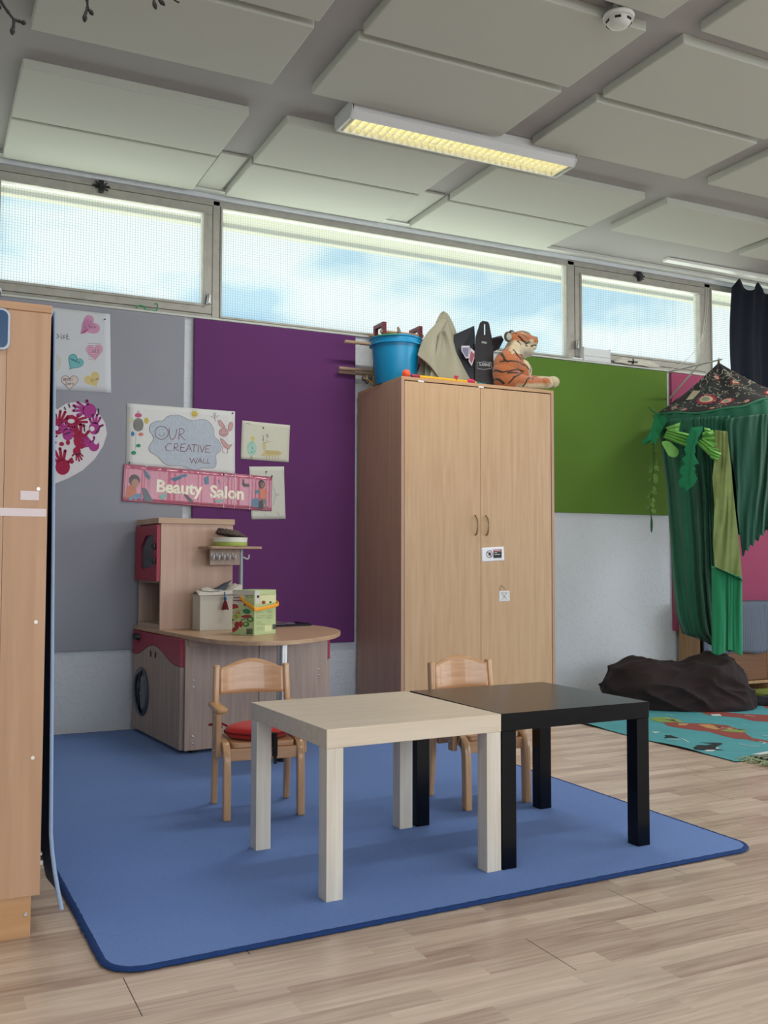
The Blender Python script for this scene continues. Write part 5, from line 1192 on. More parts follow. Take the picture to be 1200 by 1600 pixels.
def conepatch(name, c, polys, a0, v0, k=1):
    f = oncone(a0, v0); b = MB()
    for pl in polys:
        n = len(pl); cx = sum(p[0] for p in pl)/n; cy = sum(p[1] for p in pl)/n
        for i in range(n): b.poly([f(cx, cy, k), f(*pl[i], k), f(*pl[(i+1) % n], k)])
    return b.build(name, mat('print_flower_'+name, c, .85), can)
def flower(a0, v0, s, c1, c2, c3, n=14):
    conepatch('red_petals', c1, [[(s*(1 if i % 2 == 0 else .78)*cos(pi*i/n), s*(1 if i % 2 == 0 else .78)*sin(pi*i/n)) for i in range(2*n)]], a0, v0, 1)
    conepatch('cream_ring', c2, [ellipse(0, 0, s*.58, s*.58, 16)], a0, v0, 1.5)
    conepatch('flower_centre', c3, [ellipse(0, 0, s*.36, s*.40, 12)], a0, v0, 2)
D = radians
_M_alias = {}
flower(D(207), .70, .070, '#8f2530', '#b9a184', '#6f7d6a'); flower(D(229), .78, .050, '#98343a', '#c9b7a0', '#5a6b4a'); flower(D(252), .45, .036, '#a04540', '#b58a60', '#8a5a3a', 8); flower(D(280), .80, .045, '#98343a', '#c9b7a0', '#5a6b4a')
flower(D(215), .25, .022, '#b59a72', '#d0bfa0', '#8f2530', 6); flower(D(190), .93, .026, '#a04540', '#b58a60', '#c08a60', 6); flower(D(216), .93, .022, '#98343a', '#b58a60', '#c9b7a0', 6); flower(D(172), .85, .030, '#a04540', '#c9b7a0', '#5a6b4a', 8); flower(D(245), .93, .022, '#98343a', '#c9b7a0', '#98343a', 6); flower(D(150), .7, .05, '#98343a', '#c9b7a0', '#5a6b4a')
flower(D(265), .92, .022, '#a04540', '#c9b7a0', '#b58a60', 6); flower(D(300), .55, .05, '#98343a', '#c9b7a0', '#5a6b4a'); flower(D(330), .8, .05, '#98343a', '#c9b7a0', '#5a6b4a'); flower(D(20), .7, .06, '#98343a', '#c9b7a0', '#5a6b4a'); flower(D(70), .75, .06, '#98343a', '#c9b7a0', '#5a6b4a'); flower(D(110), .6, .05, '#98343a', '#c9b7a0', '#5a6b4a')
rr = random.Random(11); b = MB()
for k in range(130):
    a0 = D(rr.uniform(140, 300)); v0 = rr.uniform(.14, .95); f = oncone(a0, v0); s = rr.uniform(.015, .04); th = rr.uniform(0, 6.28); pr = None; cur_ = rr.uniform(-4, 4)
    for i in range(7):
        q = (s*(i/6)*cos(th+cur_*i/6), s*(i/6)*sin(th+cur_*i/6)); p = f(*q, 1.2)
        if pr is not None:
            d = (p-pr)
            if d.length > 1e-5:
                nrm = Vector((cos(a0)*.55, sin(a0)*.55, .83)); sd = d.cross(nrm).normalized()*.0017; b.poly([pr-sd, p-sd, p+sd, pr+sd])
        pr = p
b.build('cream_vines', mat('print_vine_cream', '#a39a86', .85), can)
b = MB()
for k in range(90):
    a0 = D(rr.uniform(145, 300)); v0 = rr.uniform(.2, .95); f = oncone(a0, v0); th = rr.uniform(0, 6.28); s = rr.uniform(.008, .016)
    b.poly([f(s*cos(th), s*sin(th), 1.4), f(.4*s*cos(th+1.57), .4*s*sin(th+1.57), 1.4), f(-s*cos(th), -s*sin(th), 1.4), f(.4*s*cos(th-1.57), .4*s*sin(th-1.57), 1.4)])
b.build('small_leaves', mat('print_leaf', '#6c7f6a', .85), can)
conepatch('pale_patch', '#a39a80', [[(-.03, -.05), (.03, -.05), (.035, .05), (-.02, .055)]], D(178), .55, 1.2)
b = MB(); b.tube([rim(2*pi*k/72)+Vector((0, 0, -.003)) for k in range(73)], .007, 8); b.build('hoop', mat('green_piping', '#1c6a47', .7), can, smooth=True)
b = MB(); b.tube([APX+Vector((0, 0, -.03)), APX+Vector((0, 0, .012)), APX+Vector((.003, 0, .03))], [.014, .006, .004], 8); b.build('hanging_loop', mat('tie_brown', '#6b5546', .8), can, smooth=True)
M_gr = mat('green_gauze', '#0a5c42', .8, var=.12, vscale=14, stretch=(3, 3, .4), sheen=.2); M_gr2 = sheer('green_gauze_thin', '#137a52', .86)
# valance below the hoop
def val(u, v):
    a = D(118)+D(240)*u; p = rim(a, 1+.01*sin(u*120)+.012*v); p.z -= .002+.112*v*(1-.10*sin(u*60)); return p
b = MB(); b.grid(val, 200, 6); b.build('valance', M_gr, can, smooth=True, solid=.0015)
YK = [(1015, 4.86), (1030, 4.80), (1055, 4.60), (1090, 4.44), (1130, 4.32), (1170, 4.25), (1210, 4.22), (1300, 4.25)]
def Yr(u):
    for (a, y0), (c, y1) in zip(YK, YK[1:]):
        if a <= u <= c: return y0+(y1-y0)*(u-a)/(c-a)
    return YK[0][1] if u < YK[0][0] else YK[-1][1]
def interp(tb, v):
    for (a, x0), (c, x1) in zip(tb, tb[1:]):
        if a <= v <= c: t_ = (v-a)/(c-a); return x0+(x1-x0)*t_
    return tb[-1][1] if v > tb[-1][0] else tb[0][1]
def drape(L, R, vt, vb, name, m, dy=0, pl=7, amp=.02, bottom=None, ymix=.5, n=110, mm=60, solid=.0015, diag=0):
    """cloth hung between two edges; L,R: edge outlines (height -> position); pleats are real folds"""
    def f(u, v):
        vv = vt(u)+(vb(u)-vt(u))*v; px = interp(L, vv)+(interp(R, vv)-interp(L, vv))*u
        y0 = Yr(interp(L, vt(u))+(interp(R, vt(u))-interp(L, vt(u)))*u); y = y0*(1-ymix*v)+(4.50)*ymix*v+dy
        w_ = u+.05*sin(u*9+1)+.02*sin(v*4+u*7); y += amp*(.35+.65*min(1, v*3))*sin(2*pi*pl*w_+diag*v*6+.8*sin(v*3+u*5))*(.55+.45*sin(u*13+2))+.25*amp*sin(2*pi*pl*2.3*w_+1+diag*v*9)
        return at(px, vv, y=y)
    b = MB(); b.grid(f, n, mm); return b.build(name, m, can, smooth=True, solid=solid)
Lm = [(645, 1029), (700, 1033), (760, 1041), (840, 1047), (900, 1050), (960, 1056), (990, 1066), (1010, 1088), (1030, 1100)]
Rm = [(645, 1140), (900, 1150), (960, 1156), (1030, 1158)]
drape(Lm, Rm, lambda u: 655-6*u, lambda u: 988+38*u**.6-4*abs(sin(u*9)), 'front_drape', M_gr, .02, 7, .020)
drape([(880, 1112), (1030, 1112)], [(880, 1159), (1030, 1160)], lambda u: 884+18*u, lambda u: 1020+4*sin(u*8), 'bright_sheer_panel', sheer('bright_green_gauze', '#1c8a5c', .88), -.045, 3, .010, n=50)
drape([(665, 1134), (700, 1141), (760, 1150), (800, 1152), (870, 1160)], [(665, 1243), (870, 1238)], lambda u: 655-22*u*(1-u*.6), lambda u: 868-50*min(1, u*1.5)+3*sin(u*60), 'gathered_drape', mat('green_gauze_gathered', '#064a37', .8, sheen=.2), -.03, 5, .013, ymix=.25, diag=2.2)
drape([(665, 1136), (1000, 1150)], [(665, 1236), (1000, 1215)], lambda u: 668, lambda u: 840-30*u, 'inner_drape', mat('deep_green_gauze', '#083c2c', .85), .12, 8, .02, ymix=.1)
Lk = [(670, 1116), (720, 1116), (745, 1113), (790, 1116), (850, 1114), (890, 1117), (910, 1122)]; Rk = [(670, 1136), (740, 1143), (800, 1149), (850, 1155), (910, 1160)]
drape(Lk, Rk, lambda u: 672+2*u, lambda u: 888+20*u, 'pale_green_scarf', mat('pistachio_gauze', '#74834a', .85, var=.08, vscale=20, bump=.2, bscale=300), -.065, 1.5, .009, n=50, diag=2.6)
drape([(888, 1118), (915, 1122)], [(888, 1159), (915, 1160)], lambda u: 886+20*u, lambda u: 890+20*u, 'scarf_hem', mat('dark_hem', '#1d4030', .8), -.078, 3, .01, n=30, mm=2)
# leaf decorations
lime = mat('lime_card', '#79b85c', .6); lea = mat('leaf_green_felt', '#0d7d50', .75)
def leafcloth(quad, name, m, n=24, mm=8, zig=0, k=3, dy=-.05, edge=None):
    q = [Vector((*p, 0)) for p in quad]
    def f(u, v):
        p = q[0].lerp(q[1], u).lerp(q[3].lerp(q[2], u), v)
        y = Yr(p.x)+dy+zig*(abs(((v*k) % 1)*2-1)-.5)-.01*sin(u*pi); return at(p.x, p.y, y=y)
    b = MB(); b.grid(f, n, mm); return b
t = thing('paper_leaf_fan', 'light green pleated paper leaf at the front left of the canopy rim', 'decoration', (0, 0, 0), group='pleated green leaf decorations')
leafcloth([(1040, 668), (1063, 660), (1060, 678), (1044, 673)], 'a', lime, zig=.008, k=2, mm=12).build('upper_fold', lime, t, solid=.001)
leafcloth([(1043, 670), (1077, 678), (1072, 698), (1036, 684)], 'a', lime, zig=.02, k=4, mm=32).build('pleats', lime, t, solid=.001)
def lobe(cx, cy, rx, ry, a, dy, name, par, m):
    b = MB(); pts = [(p.x, p.y) for p in spline([(x, y_, 0) for x, y_ in ((1034, 693), (1038, 689), (1046, 690), (1053, 696), (1060, 703), (1060, 709), (1056, 714), (1049, 714), (1042, 709))], 3, closed=True)][:24]; c = at(cx, cy, y=Yr(cx)+dy-.012)
    ring = [at(x, y_, y=Yr(cx)+dy) for x, y_ in pts]
    c = sum(ring, Vector())/24+Vector((0, -.002, 0))
    for i in range(24): b.poly([c, ring[i], ring[(i+1) % 24]])
    return b.build(name, m, par, solid=.001)
lobe(1048, 700, 15, 10.5, .5, -.075, 'rounded_lobe', t, lime)
t = thing('paper_leaf_fan', 'light green pleated paper leaf beside the pale green scarf on the canopy', 'decoration', (0, 0, 0), group='pleated green leaf decorations')
leafcloth([(1098, 676), (1114, 672), (1125, 708), (1096, 700)], 'a', lime, zig=.02, k=4, mm=32).build('pleats', lime, t, solid=.001)
leafcloth([(1098, 684), (1117, 696), (1108, 712), (1088, 692)], 'a', lime, zig=.016, k=3, mm=24, dy=-.062).build('pleats', lime, t, solid=.001)
leafcloth([(1108, 700), (1127, 708), (1121, 720), (1110, 716)], 'a', lime, zig=.014, k=3, mm=24, dy=-.07).build('pleats', lime, t, solid=.001)
leafcloth([(1100, 668), (1110, 670), (1112, 680), (1102, 678)], 'a', lime, zig=.01, k=2, mm=12, dy=-.07).build('upper_fold', lime, t, solid=.001)
def flat_leaf(name, outline, mid, par, m, dy):
    b = MB(); n = len(outline); c = [at(*p, y=Yr(p[0])+dy-.005) for p in mid]; o = [at(*p, y=Yr(p[0])+dy) for p in outline]
    for i in range(n):
        a, d = o[i], o[(i+1) % n]; ka = min(c, key=lambda q: (q-a).length); kd = min(c, key=lambda q: (q-d).length)
        b.poly([a, d, ka])
        if ka is not kd: b.poly([d, kd, ka])
    return b.build(name, m, par, solid=.001)
t = thing('felt_banana_leaf', 'long dark green ragged leaf hanging down the front of the canopy', 'decoration', (0, 0, 0), group='dark green leaf decorations')
flat_leaf('leaf_blade', [(1080, 668), (1099, 666), (1096, 676), (1091, 683), (1089, 694), (1086, 697), (1087, 706), (1085, 710), (1092, 724), (1084, 719), (1083, 727), (1087, 733), (1084, 738), (1090, 748), (1084, 758), (1073, 767), (1068, 761), (1062, 762), (1060, 752), (1067, 744), (1062, 738), (1064, 730), (1070, 726), (1066, 717), (1072, 711), (1069, 702), (1073, 694), (1071, 688), (1076, 680)], [(1087, 674), (1082, 690), (1079, 710), (1076, 730), (1075, 750)], t, lea, -.085)
b = MB(); b.tube([at(x, y_, y=Yr(x)-.10) for x, y_ in ((1087, 672), (1081, 695), (1078, 720), (1075, 755))], .0022, 6); b.build('midrib', mat('midrib_green', '#0a5c3a', .7), t, smooth=True)
t = thing('felt_banana_leaf', 'dark green ragged leaf poking out at the left of the canopy rim', 'decoration', (0, 0, 0), group='dark green leaf decorations')
flat_leaf('leaf_blade', [(1024, 646), (1036, 650), (1043, 657), (1036, 668), (1030, 682), (1025, 694), (1014, 692), (1003, 695), (1004, 688), (1012, 682), (1017, 672), (1021, 658)], [(1030, 656), (1024, 672), (1018, 686), (1010, 691)], t, lea, -.06)
b = MB(); b.tube([at(x, y_, y=4.72) for x, y_ in ((1013, 635), (1018, 641), (1025, 645), (1031, 648))], [.002, .004, .004, .002], 6); b.build('stem_tip', mat('midrib_green', '#0a5c3a', .7), t, smooth=True)
t = thing('leaf_garland', 'thin garland of small olive leaves hanging left of the green canopy', 'garland', (0, 0, 0))
st = [(1020, 690), (1023, 715), (1020, 740), (1019, 765), (1016, 790), (1018, 812), (1018, 832)]
sp_ = spline([at(x, y_, y=4.78) for x, y_ in st], 4); b = MB(); b.tube(sp_, [.003]*(len(sp_)-5)+[.006, .008, .008, .006, .003], 6); b.build('stem', mat('vine_stem', '#1f5a35', .7), t, smooth=True)
rr = random.Random(4); b = MB()
for k in range(24):
    s = .02+.72*k/24; c = sp_[int(s*(len(sp_)-1))]; sd = 1 if k % 2 else -1; L = rr.uniform(.034, .055); an = rr.uniform(.3, 1.3); d = Vector((sd*cos(an), rr.uniform(-.4, .2), -sin(an))).normalized(); n_ = d.cross(Vector((0, 1, .3))).normalized()*L*.36
    b.poly([c, c+d*L*.35+n_, c+d*L*.75+n_*.7, c+d*L, c+d*L*.75-n_*.7, c+d*L*.35-n_])
b.build('leaves', mat('olive_leaf', '#6a8a38', .6, var=.3, vscale=40), t, solid=.0008)
# rod, strut and cord that carry the canopy
t = thing('canopy_bracket', 'thin white rod and strut holding the canopy off the wall', 'bracket', (0, 0, 0))
M_wr = mat('white_rod', '#b9b5ac', .4)
p0 = at(1045, 581, y=5.12); b = MB(); b.tube([p0, APX+Vector((.0, 0, .018)), APX+(APX-p0).normalized()*.03+Vector((0, 0, .018))], .005, 8); b.build('rod', M_wr, t, smooth=True)
b = MB(); b.bar([at(1047, 622, y=5.12), p0.lerp(APX+Vector((0, 0, .018)), .62)], .014, .004, (0, .3, 1)); b.build('strut', mat('white_strut', '#c2bdb6', .5), t)
t = thing('white_cable', 'thin white cord looping from the window frame down to the canopy rod', 'cord', (0, 0, 0))
b = MB(); b.tube(spline([at(1104, 452, y=5.165), at(1102, 490, y=5.16), at(1095, 532, y=5.14), at(1075, 560, y=5.12), at(1046, 579, y=5.115)], 8), .0022, 6); b.tube(spline([at(1107, 452, y=5.165), at(1104, 500, y=5.16), at(1097, 535, y=5.14)], 6), .002, 6); b.build('cord', mat('white_cord', '#cfcac0', .7), t, smooth=True)

# ================================================================== FLOOR RIGHT: PLAY MAT, BLANKET, SHELF, RUG
MX0, MX1, MY0, MY1 = 3.285, 5.25, 3.20, 4.96
def matp(x, y): return .0045+(.006*max(0, 1-(x-MX0)/.05)*max(0, sin(y*9.0+1)))
t = thing('play_mat', 'turquoise world map play mat with red lands on the floor at the right', 'play mat', (0, 0, 0))
b = MB(); b.grid(lambda u, v: Vector((MX0+(MX1-MX0)*u+.006*sin(v*14)*(1-u), MY0+(MY1-MY0)*v, matp(MX0+(MX1-MX0)*u, MY0+(MY1-MY0)*v))), 120, 60); b.build('printed_top', mat('turquoise_print', '#47939b', .8, var=.07, vscale=5), t, smooth=True)
b = MB(); b.grid(lambda u, v: Vector((MX0+(MX1-MX0)*u+.006*sin(v*14)*(1-u)-.0015*(1-u), MY0-.002+(MY1-MY0)*v, matp(MX0+(MX1-MX0)*u, MY0+(MY1-MY0)*v)-.0008)), 120, 60); b.build('black_backing', mat('black_felt', '#121416', .9), t, solid=.0025, off=-1)
zm = Z(1000, 900, 5)
def gm(h): 
    def f(X, Y): p = at(*zm(X, Y), z=.006); p.z = matp(p.x, p.y)+h; return p
    return f
up = Vector((0, 0, .0002))
patches([[(180, 1145), (250, 1140), (350, 1148), (450, 1150), (550, 1152), (680, 1165), (740, 1185), (800, 1205), (840, 1240), (880, 1265), (1000, 1285), (1200, 1290), (1200, 1305), (1000, 1300), (900, 1290), (830, 1275), (740, 1268), (640, 1245), (540, 1215), (440, 1205), (300, 1185), (220, 1170)],
 [(470, 1060), (620, 1058), (760, 1072), (1000, 1085), (1300, 1080), (1300, 1150), (1000, 1138), (880, 1130), (780, 1105), (640, 1095), (530, 1085)], [(940, 985), (1100, 980), (1200, 1010), (1100, 1050), (980, 1030)]], gm(.0006), 'red_land', mat('print_red_land', '#8a3f38', .8), t, k=up)
patches([[(80, 1105), (200, 1100), (300, 1118), (345, 1137), (250, 1143), (150, 1140), (90, 1125)], [(700, 1195), (800, 1197), (840, 1205), (800, 1222), (700, 1215), (620, 1205)]], gm(.0010), 'green_land', mat('print_green_land', '#7d9448', .8), t, k=up)
patches([[(450, 1160), (540, 1158), (650, 1185), (600, 1200), (520, 1185)], [(300, 1150), (380, 1152), (360, 1168), (300, 1165)], [(690, 1185), (730, 1186), (715, 1198), (680, 1195)]], gm(.0013), 'ochre_details', mat('print_ochre', '#b98a55', .8), t, k=up)
patches([[(870, 1392), (1000, 1368), (1200, 1360), (1200, 1398), (1000, 1400)], [(500, 1362), (560, 1350), (600, 1338), (622, 1345), (570, 1368), (520, 1369)], [(550, 1080), (620, 1078), (640, 1092), (570, 1092)], [(90, 1215), (160, 1218), (120, 1226)]], gm(.0012), 'white_shapes', mat('print_white_shape', '#c9d2cf', .8), t, k=up)
patches([[(190, 1243), (240, 1243), (305, 1266), (240, 1262), (185, 1266), (205, 1252)], [(415, 1342), (450, 1320), (520, 1322), (570, 1312), (465, 1300), (600, 1302), (645, 1306), (640, 1316), (600, 1330), (590, 1348), (658, 1361), (560, 1357), (430, 1360)]], gm(.0015), 'black_birds', mat('print_black_bird', '#12181c', .8), t, k=up)
strokes([[(220, 1275), (280, 1280), (330, 1270), (380, 1298)], [(930, 1290), (985, 1300), (960, 1310)], [(780, 1310), (830, 1325), (930, 1328)], [(960, 1245), (1000, 1250)], [(200, 1110), (260, 1125), (330, 1140)], [(800, 1155), (840, 1160)], [(620, 1180), (660, 1190), (700, 1188)], [(200, 1082), (260, 1086)], [(820, 1085), (900, 1100)]], .006, gm(.0016), 'white_lines', mat('print_white_shape', '#c9d2cf', .8), t, k=up)
patches([[(190, 1118), (260, 1122), (300, 1138), (250, 1132)], [(580, 1170), (640, 1182), (620, 1192)], [(760, 1195), (835, 1200), (770, 1205)]], gm(.0018), 'dark_marks', mat('print_dark_marks', '#4c3a28', .8), t, k=up)
# brown blanket heap
BC = Vector((4.25, 4.595, 0)); BAx = Vector((.62, -.34, 0)); BAx.normalize(); BCr = Vector((-BAx.y, BAx.x, 0))
def blanket(u, v):
    a = 2*pi*u; ph = v*pi/2
    L = .455*abs(cos(a))**.85*(1 if cos(a) > 0 else -1); Wd = .285*abs(sin(a))**.85*(1 if sin(a) > 0 else -1)
    if sin(a) < 0: Wd *= 1.0+.12*cos(a)
    r = cos(ph)**.55 if ph < pi/2-1e-4 else 0
    s = L*r; w = Wd*r
    hs = (.285+.05*math.exp(-((s+.33)/.16)**2)-.035*math.exp(-((s+.02)/.2)**2)+.028*math.exp(-((s-.22)/.16)**2)-.10*max(0, (s-.34)/.16))
    z = hs*sin(ph)**.8
    p = BC+BAx*s+BCr*w+Vector((0, 0, z))
    q = Vector((s*2.2+w*1.5, w*3.0-s*1.2, z*4)); n1 = noise.noise(q*1.2); n2 = 1-abs(noise.noise(q*2.3+Vector((5, 2, 1))))*2; n3 = 1-abs(noise.noise(Vector((s*3+w*6+z*5, w*2-z*9+s*2.5, 3.1))))*2
    out = (BAx*cos(a)+BCr*sin(a))*cos(ph)+Vector((0, 0, 1))*sin(ph); am = min(1, z*12+.25)
    g1_ = max(0, n2)**2.5; g2_ = max(0, n3)**2.5; lw = Vector((s*1.3+z*5, w*2+s*2.0, z*2.5)); n4 = (1-abs(noise.noise(lw*1.7+Vector((9, 4, 2))))*2); g4 = max(0, n4)**2.6
    p += out*(.022*n1+.016*max(0, n2)*am+.020*max(0, n3)**1.5*am+.022*g4*am-.02)
    p.z = max(.0075, p.z); p.y = min(p.y, WY-.012); return p
b = MB(); b.grid(blanket, 220, 70, closed_u=True); bl = b.build('crumpled_blanket', mat('dark_brown_fleece', '#281b1c', .95, bump=.2, bscale=180), None, smooth=True)
bl.name = 'brown_blanket'; tag(bl, 'dark brown blanket in a crumpled heap on the turquoise play mat', 'blanket')
# low shelf with a striped cloth
SY = 4.90
t = thing('low_shelf', 'low brown wooden shelf under the striped cloth at the right', 'shelf', (4.745, SY, 0))
wds = wood('walnut_panel', '#7a5236', '#68432b', 5, 'x', .5); wdl = wood('light_edge', '#b08c66', '#9b7853', 5, 'z', .5)
b = MB(); b.box(0, 0, .0, .022, .22, .585, .001); b.box(.0, .0, .0, .05, .02, .585, .001); b.build('side_panel', wdl, t)
b = MB(); b.box(.60, 0, .0, .625, .22, .585, .001); b.build('side_panel', wdl, t)
b = MB(); b.box(1.2, 0, .0, 1.225, .22, .585, .001); b.build('side_panel', wdl, t)
b = MB(); b.box(-.002, -.004, .585, 1.227, .222, .605, .002); b.build('shelf_top', wds, t)
b = MB(); b.box(.05, .006, .075, .598, .018, .583, .001); b.build('front_panel', wds, t)
b = MB(); b.box(.022, .0, .05, .60, .21, .070); b.box(.625, .0, .05, 1.2, .21, .070); b.build('bottom_shelf', wdl, t)
M_str = bpy.data.materials.new('grey_striped_cotton'); M_str.use_nodes = True; nt = M_str.node_tree
w_ = nt.nodes.new('ShaderNodeTexWave'); w_.inputs['Scale'].default_value = 22; w_.inputs['Distortion'].default_value = 1.5; w_.inputs['Detail'].default_value = 3; tc_ = nt.nodes.new('ShaderNodeTexCoord'); nt.links.new(tc_.outputs['Object'], w_.inputs[0])
r_ = nt.nodes.new('ShaderNodeValToRGB'); r_.color_ramp.elements[0].color = lin('#4b5566'); r_.color_ramp.elements[1].color = lin('#6f7787'); nt.links.new(w_.outputs['Fac'], r_.inputs[0]); nt.links.new(r_.outputs[0], nt.nodes['Principled BSDF'].inputs['Base Color']); nt.nodes['Principled BSDF'].inputs['Roughness'].default_value = .9
t = thing('striped_cloth', 'grey-blue finely striped cloth hanging over the front of the low shelf', 'cloth', (4.75, SY, .606))
def scl(u, v):
    x = -.01+1.25*u
    if v < .3: return Vector((x, .20-(.21)*v/.3, .004))
    w = (v-.3)/.7; return Vector((x, -.012-.010*sin(u*38+1.4*sin(u*9))*w-.006*w, .004-.345*w-.006*sin(u*20)*w))
b = MB(); b.grid(scl, 160, 24); b.build('cloth', M_str, t, smooth=True, solid=.002)
# olive cushion and dark sock-like cloth beyond the blanket
t = thing('floor_cushion', 'flat olive green floor cushion at the far right edge', 'cushion', (4.86, 4.32, .008))
b = MB(); b.prism([(x, y) for x, y in rrect(0, 0, .62, .36, .05, 5)], 0, .045, axis='z', bev=.014); b.build('pad', mat('olive_cotton', '#7d8c33', .9, var=.15, vscale=9), t, smooth=50)
t = thing('dark_cloth', 'small dark crumpled cloth beside the right end of the blanket', 'cloth', (4.76, 4.36, .0085))
b = MB()
def dk(u, v):
    a = 2*pi*u; r = .075*(cos(v*pi/2)**.6 if v < .999 else 0)*(1+.25*sin(3*a)); return Vector((r*cos(a)*1.1, r*sin(a), .055*sin(v*pi/2)+.008*noise.noise(Vector((r*30*cos(a), r*30*sin(a), v*4)))*(v > .05)))
b.grid(dk, 48, 16, closed_u=True); b.build('cloth', mat('charcoal_cloth', '#1f2226', .9), t, smooth=True)
# woven rug with fringe
t = thing('woven_rug', 'small grey and green woven rug with a frayed fringe at the right edge', 'rug', (3.385, 2.52, .0))
FM = bpy.data.materials.new('woven_stripes'); FM.use_nodes = True; nt = FM.node_tree
w_ = nt.nodes.new('ShaderNodeTexWave'); w_.bands_direction = 'Y'; w_.inputs['Scale'].default_value = 9; w_.inputs['Distortion'].default_value = 3; w_.inputs['Detail'].default_value = 4; tc_ = nt.nodes.new('ShaderNodeTexCoord'); nt.links.new(tc_.outputs['Object'], w_.inputs[0])
r_ = nt.nodes.new('ShaderNodeValToRGB'); r_.color_ramp.elements[0].color = lin('#2c3238'); r_.color_ramp.elements[1].color = lin('#a6aa96'); e = r_.color_ramp.elements.new(.5); e.color = lin('#56694a'); nt.links.new(w_.outputs['Fac'], r_.inputs[0]); nt.links.new(r_.outputs[0], nt.nodes['Principled BSDF'].inputs['Base Color']); nt.nodes['Principled BSDF'].inputs['Roughness'].default_value = .95
b = MB(); b.grid(lambda u, v: Vector((.95*u, .70*v, .014+.006*sin(v*16)*(1-u)+.002*noise.noise(Vector((u*40, v*40, 0))))), 60, 60); b.build('weave', FM, t, smooth=True, solid=.008)
rr = random.Random(2); b = MB()
for k in range(110):
    y = .70*k/109; L = rr.uniform(.045, .085); an = rr.uniform(-.5, .5); b.tube([(.004, y, .012), (-L*.4*cos(an), y+L*.3*sin(an), .012+rr.uniform(0, .006)), (-L*cos(an*1.6), y+L*sin(an*1.6), .004)], [.0022, .0022, .0016], 4)
b.build('fringe', mat('fringe_mixed', '#8f9a78', .95, var=.35, vscale=60), t, smooth=True)

# ================================================================== SMALL THINGS ON THE SILL AND CEILING
p = at(935, 555, y=5.15); t = thing('foam_box', 'white open foam box on the window sill above the green board', 'box', (4.075, 5.150, SILL+.012))
M_foam = mat('white_foam', '#dfe3e6', .6)
b = MB(); b.box(-.112, -.022, 0, .112, .022, .008, .002); b.box(-.112, -.022, .008, -.104, .022, .092, .001); b.box(.104, -.022, .008, .112, .022, .092, .001); b.box(-.104, -.022, .008, .104, -.015, .085, .001); b.box(-.104, .015, .008, .104, .022, .092, .001); b.build('tray', M_foam, t)
b = MB(); b.box(-.104, -.0235, .030, .112, -.022, .034); b.build('seam', mat('foam_seam', '#b4b8bd', .6), t)
t = thing('foam_sheet', 'flat white foam sheet on the sill left of the foam box', 'sheet', (3.915, 5.148, SILL+.012)); b = MB(); b.box(-.04, -.02, 0, .04, .02, .012, .003); b.build('sheet', M_foam, t)
t = thing('cable_coil', 'flattened coil of white cable lying on the sill beside the foam box', 'cable', (4.42, 5.135, SILL+.013))
b = MB(); rr = random.Random(8)
for k in range(5):
    rx = .195-.012*k; ry = .022; pts = [(rx*cos(2*pi*i/48), ry*sin(2*pi*i/48)*.8, .006+.005*k+.016*(1+sin(2*pi*i/48))*.7+.002*sin(i*.9+k)) for i in range(49)]; b.tube(pts, .0035, 6)
b.build('loops', mat('white_cable', '#d8d5ca', .5), t, smooth=True)
b = MB(); b.tube([(-.06, -.026, .004), (-.055, -.028, .03), (-.045, -.01, .045)], .005, 6); b.tube([(-.10, -.026, .02), (-.02, -.027, .022)], .004, 6); b.build('tie', M_black, t, smooth=True)
t = thing('pipe_cleaner', 'small curled green pipe cleaner on top of the grey board', 'craft item', (1.125, 5.14, SILL+.012))
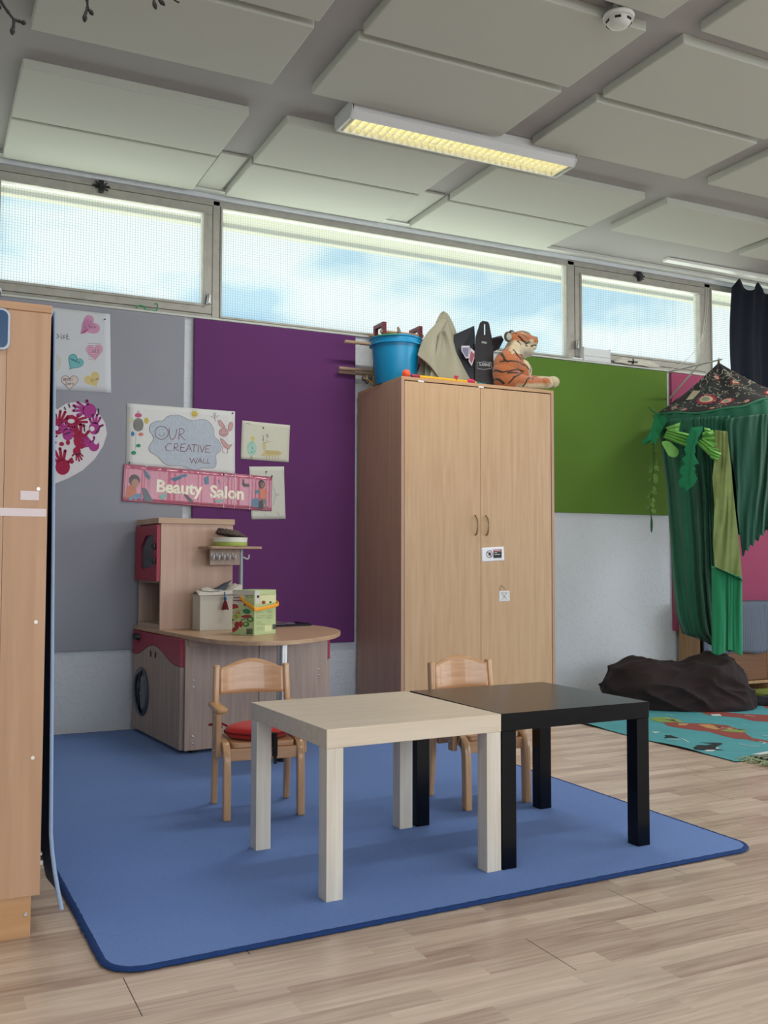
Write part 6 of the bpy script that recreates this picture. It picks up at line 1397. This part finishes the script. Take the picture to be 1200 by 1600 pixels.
b = MB(); b.tube(spline([(-.10, 0, .004), (-.085, 0, .022), (-.06, 0, .020), (-.045, 0, .004), (0, 0, .003), (.012, 0, .012), (.012, 0, .042), (-.002, 0, .040)], 5), .0038, 6); b.build('wire', mat('chenille_green', '#3f9a6a', .9, bump=.4, bscale=400), t, smooth=True)
# budding branch hanging over the viewer
t = thing('budding_branch', 'dark budding branch with thin twigs hanging in at the top left', 'branch', (0, 0, 0))
M_twig = mat('dark_bark', '#191417', .7, bump=.3, bscale=120); BY = 1.30
def bt(u, v, d=0): return at(u, v, y=BY+d)
b = MB(); b.tube(spline([bt(-260, -150, -.1), bt(-60, -60), bt(120, -60, .03), bt(300, -35, .02), bt(430, -60, .05)], 6), [.006]*8+[.005]*8+[.004]*9, 8); b.build('main_branch', M_twig, t, smooth=True)
def twig(pts, buds, r=.0019):
    b = MB(); P_ = spline([bt(*p) for p in pts], 4); n = len(P_); b.tube(P_, [r*(1.15-.35*i/n)+(.0006 if i % 4 == 0 else 0) for i in range(n)], 7)
    tw = b.build('twig', M_twig, t, smooth=True)
    for (u0, v0, u1, v1) in buds:
        a, c = bt(u0, v0), bt(u1, v1); b = MB(); d = c-a
        b.tube([a-d*.1, a+d*.15, a+d*.5, a+d*.85, c], [.001, .0026, .0034, .0020, .0004], 8); b.build('bud', M_twig, tw, smooth=True)
twig([(-30, -50), (0, 0), (12, 18), (22, 31)], []); twig([(22, 31), (21, 42), (20, 48)], [(20, 43, 19, 55)]); twig([(22, 31), (30, 33), (34, 35)], [(33, 34, 41, 37)]); twig([(-10, 5), (0, 12)], [(-4, 9, 2, 14)], .0014)
twig([(128, -60), (133, -20), (136, 0), (137, 12)], []); twig([(137, 12), (134, 20), (133, 25)], [(133, 22, 132, 35)]); twig([(137, 12), (140, 17)], [(139, 15, 146, 24)], .0016)
twig([(236, -40), (240, -5), (241, 3)], [(240, 2, 244, 15)]); twig([(241, -10), (250, 0)], [(248, -1, 258, 9)], .0016); twig([(262, -38), (270, -4), (280, 4)], [], .0013)
top = bt(-60, -60); b = MB(); b.tube([top, Vector((top.x, top.y, CEIL))], .0008, 5); top = bt(300, -35, .02); b.tube([top, Vector((top.x, top.y, CEIL))], .0008, 5); b.build('hanging_thread', mat('nylon_thread', '#8a8a8a', .4), t)
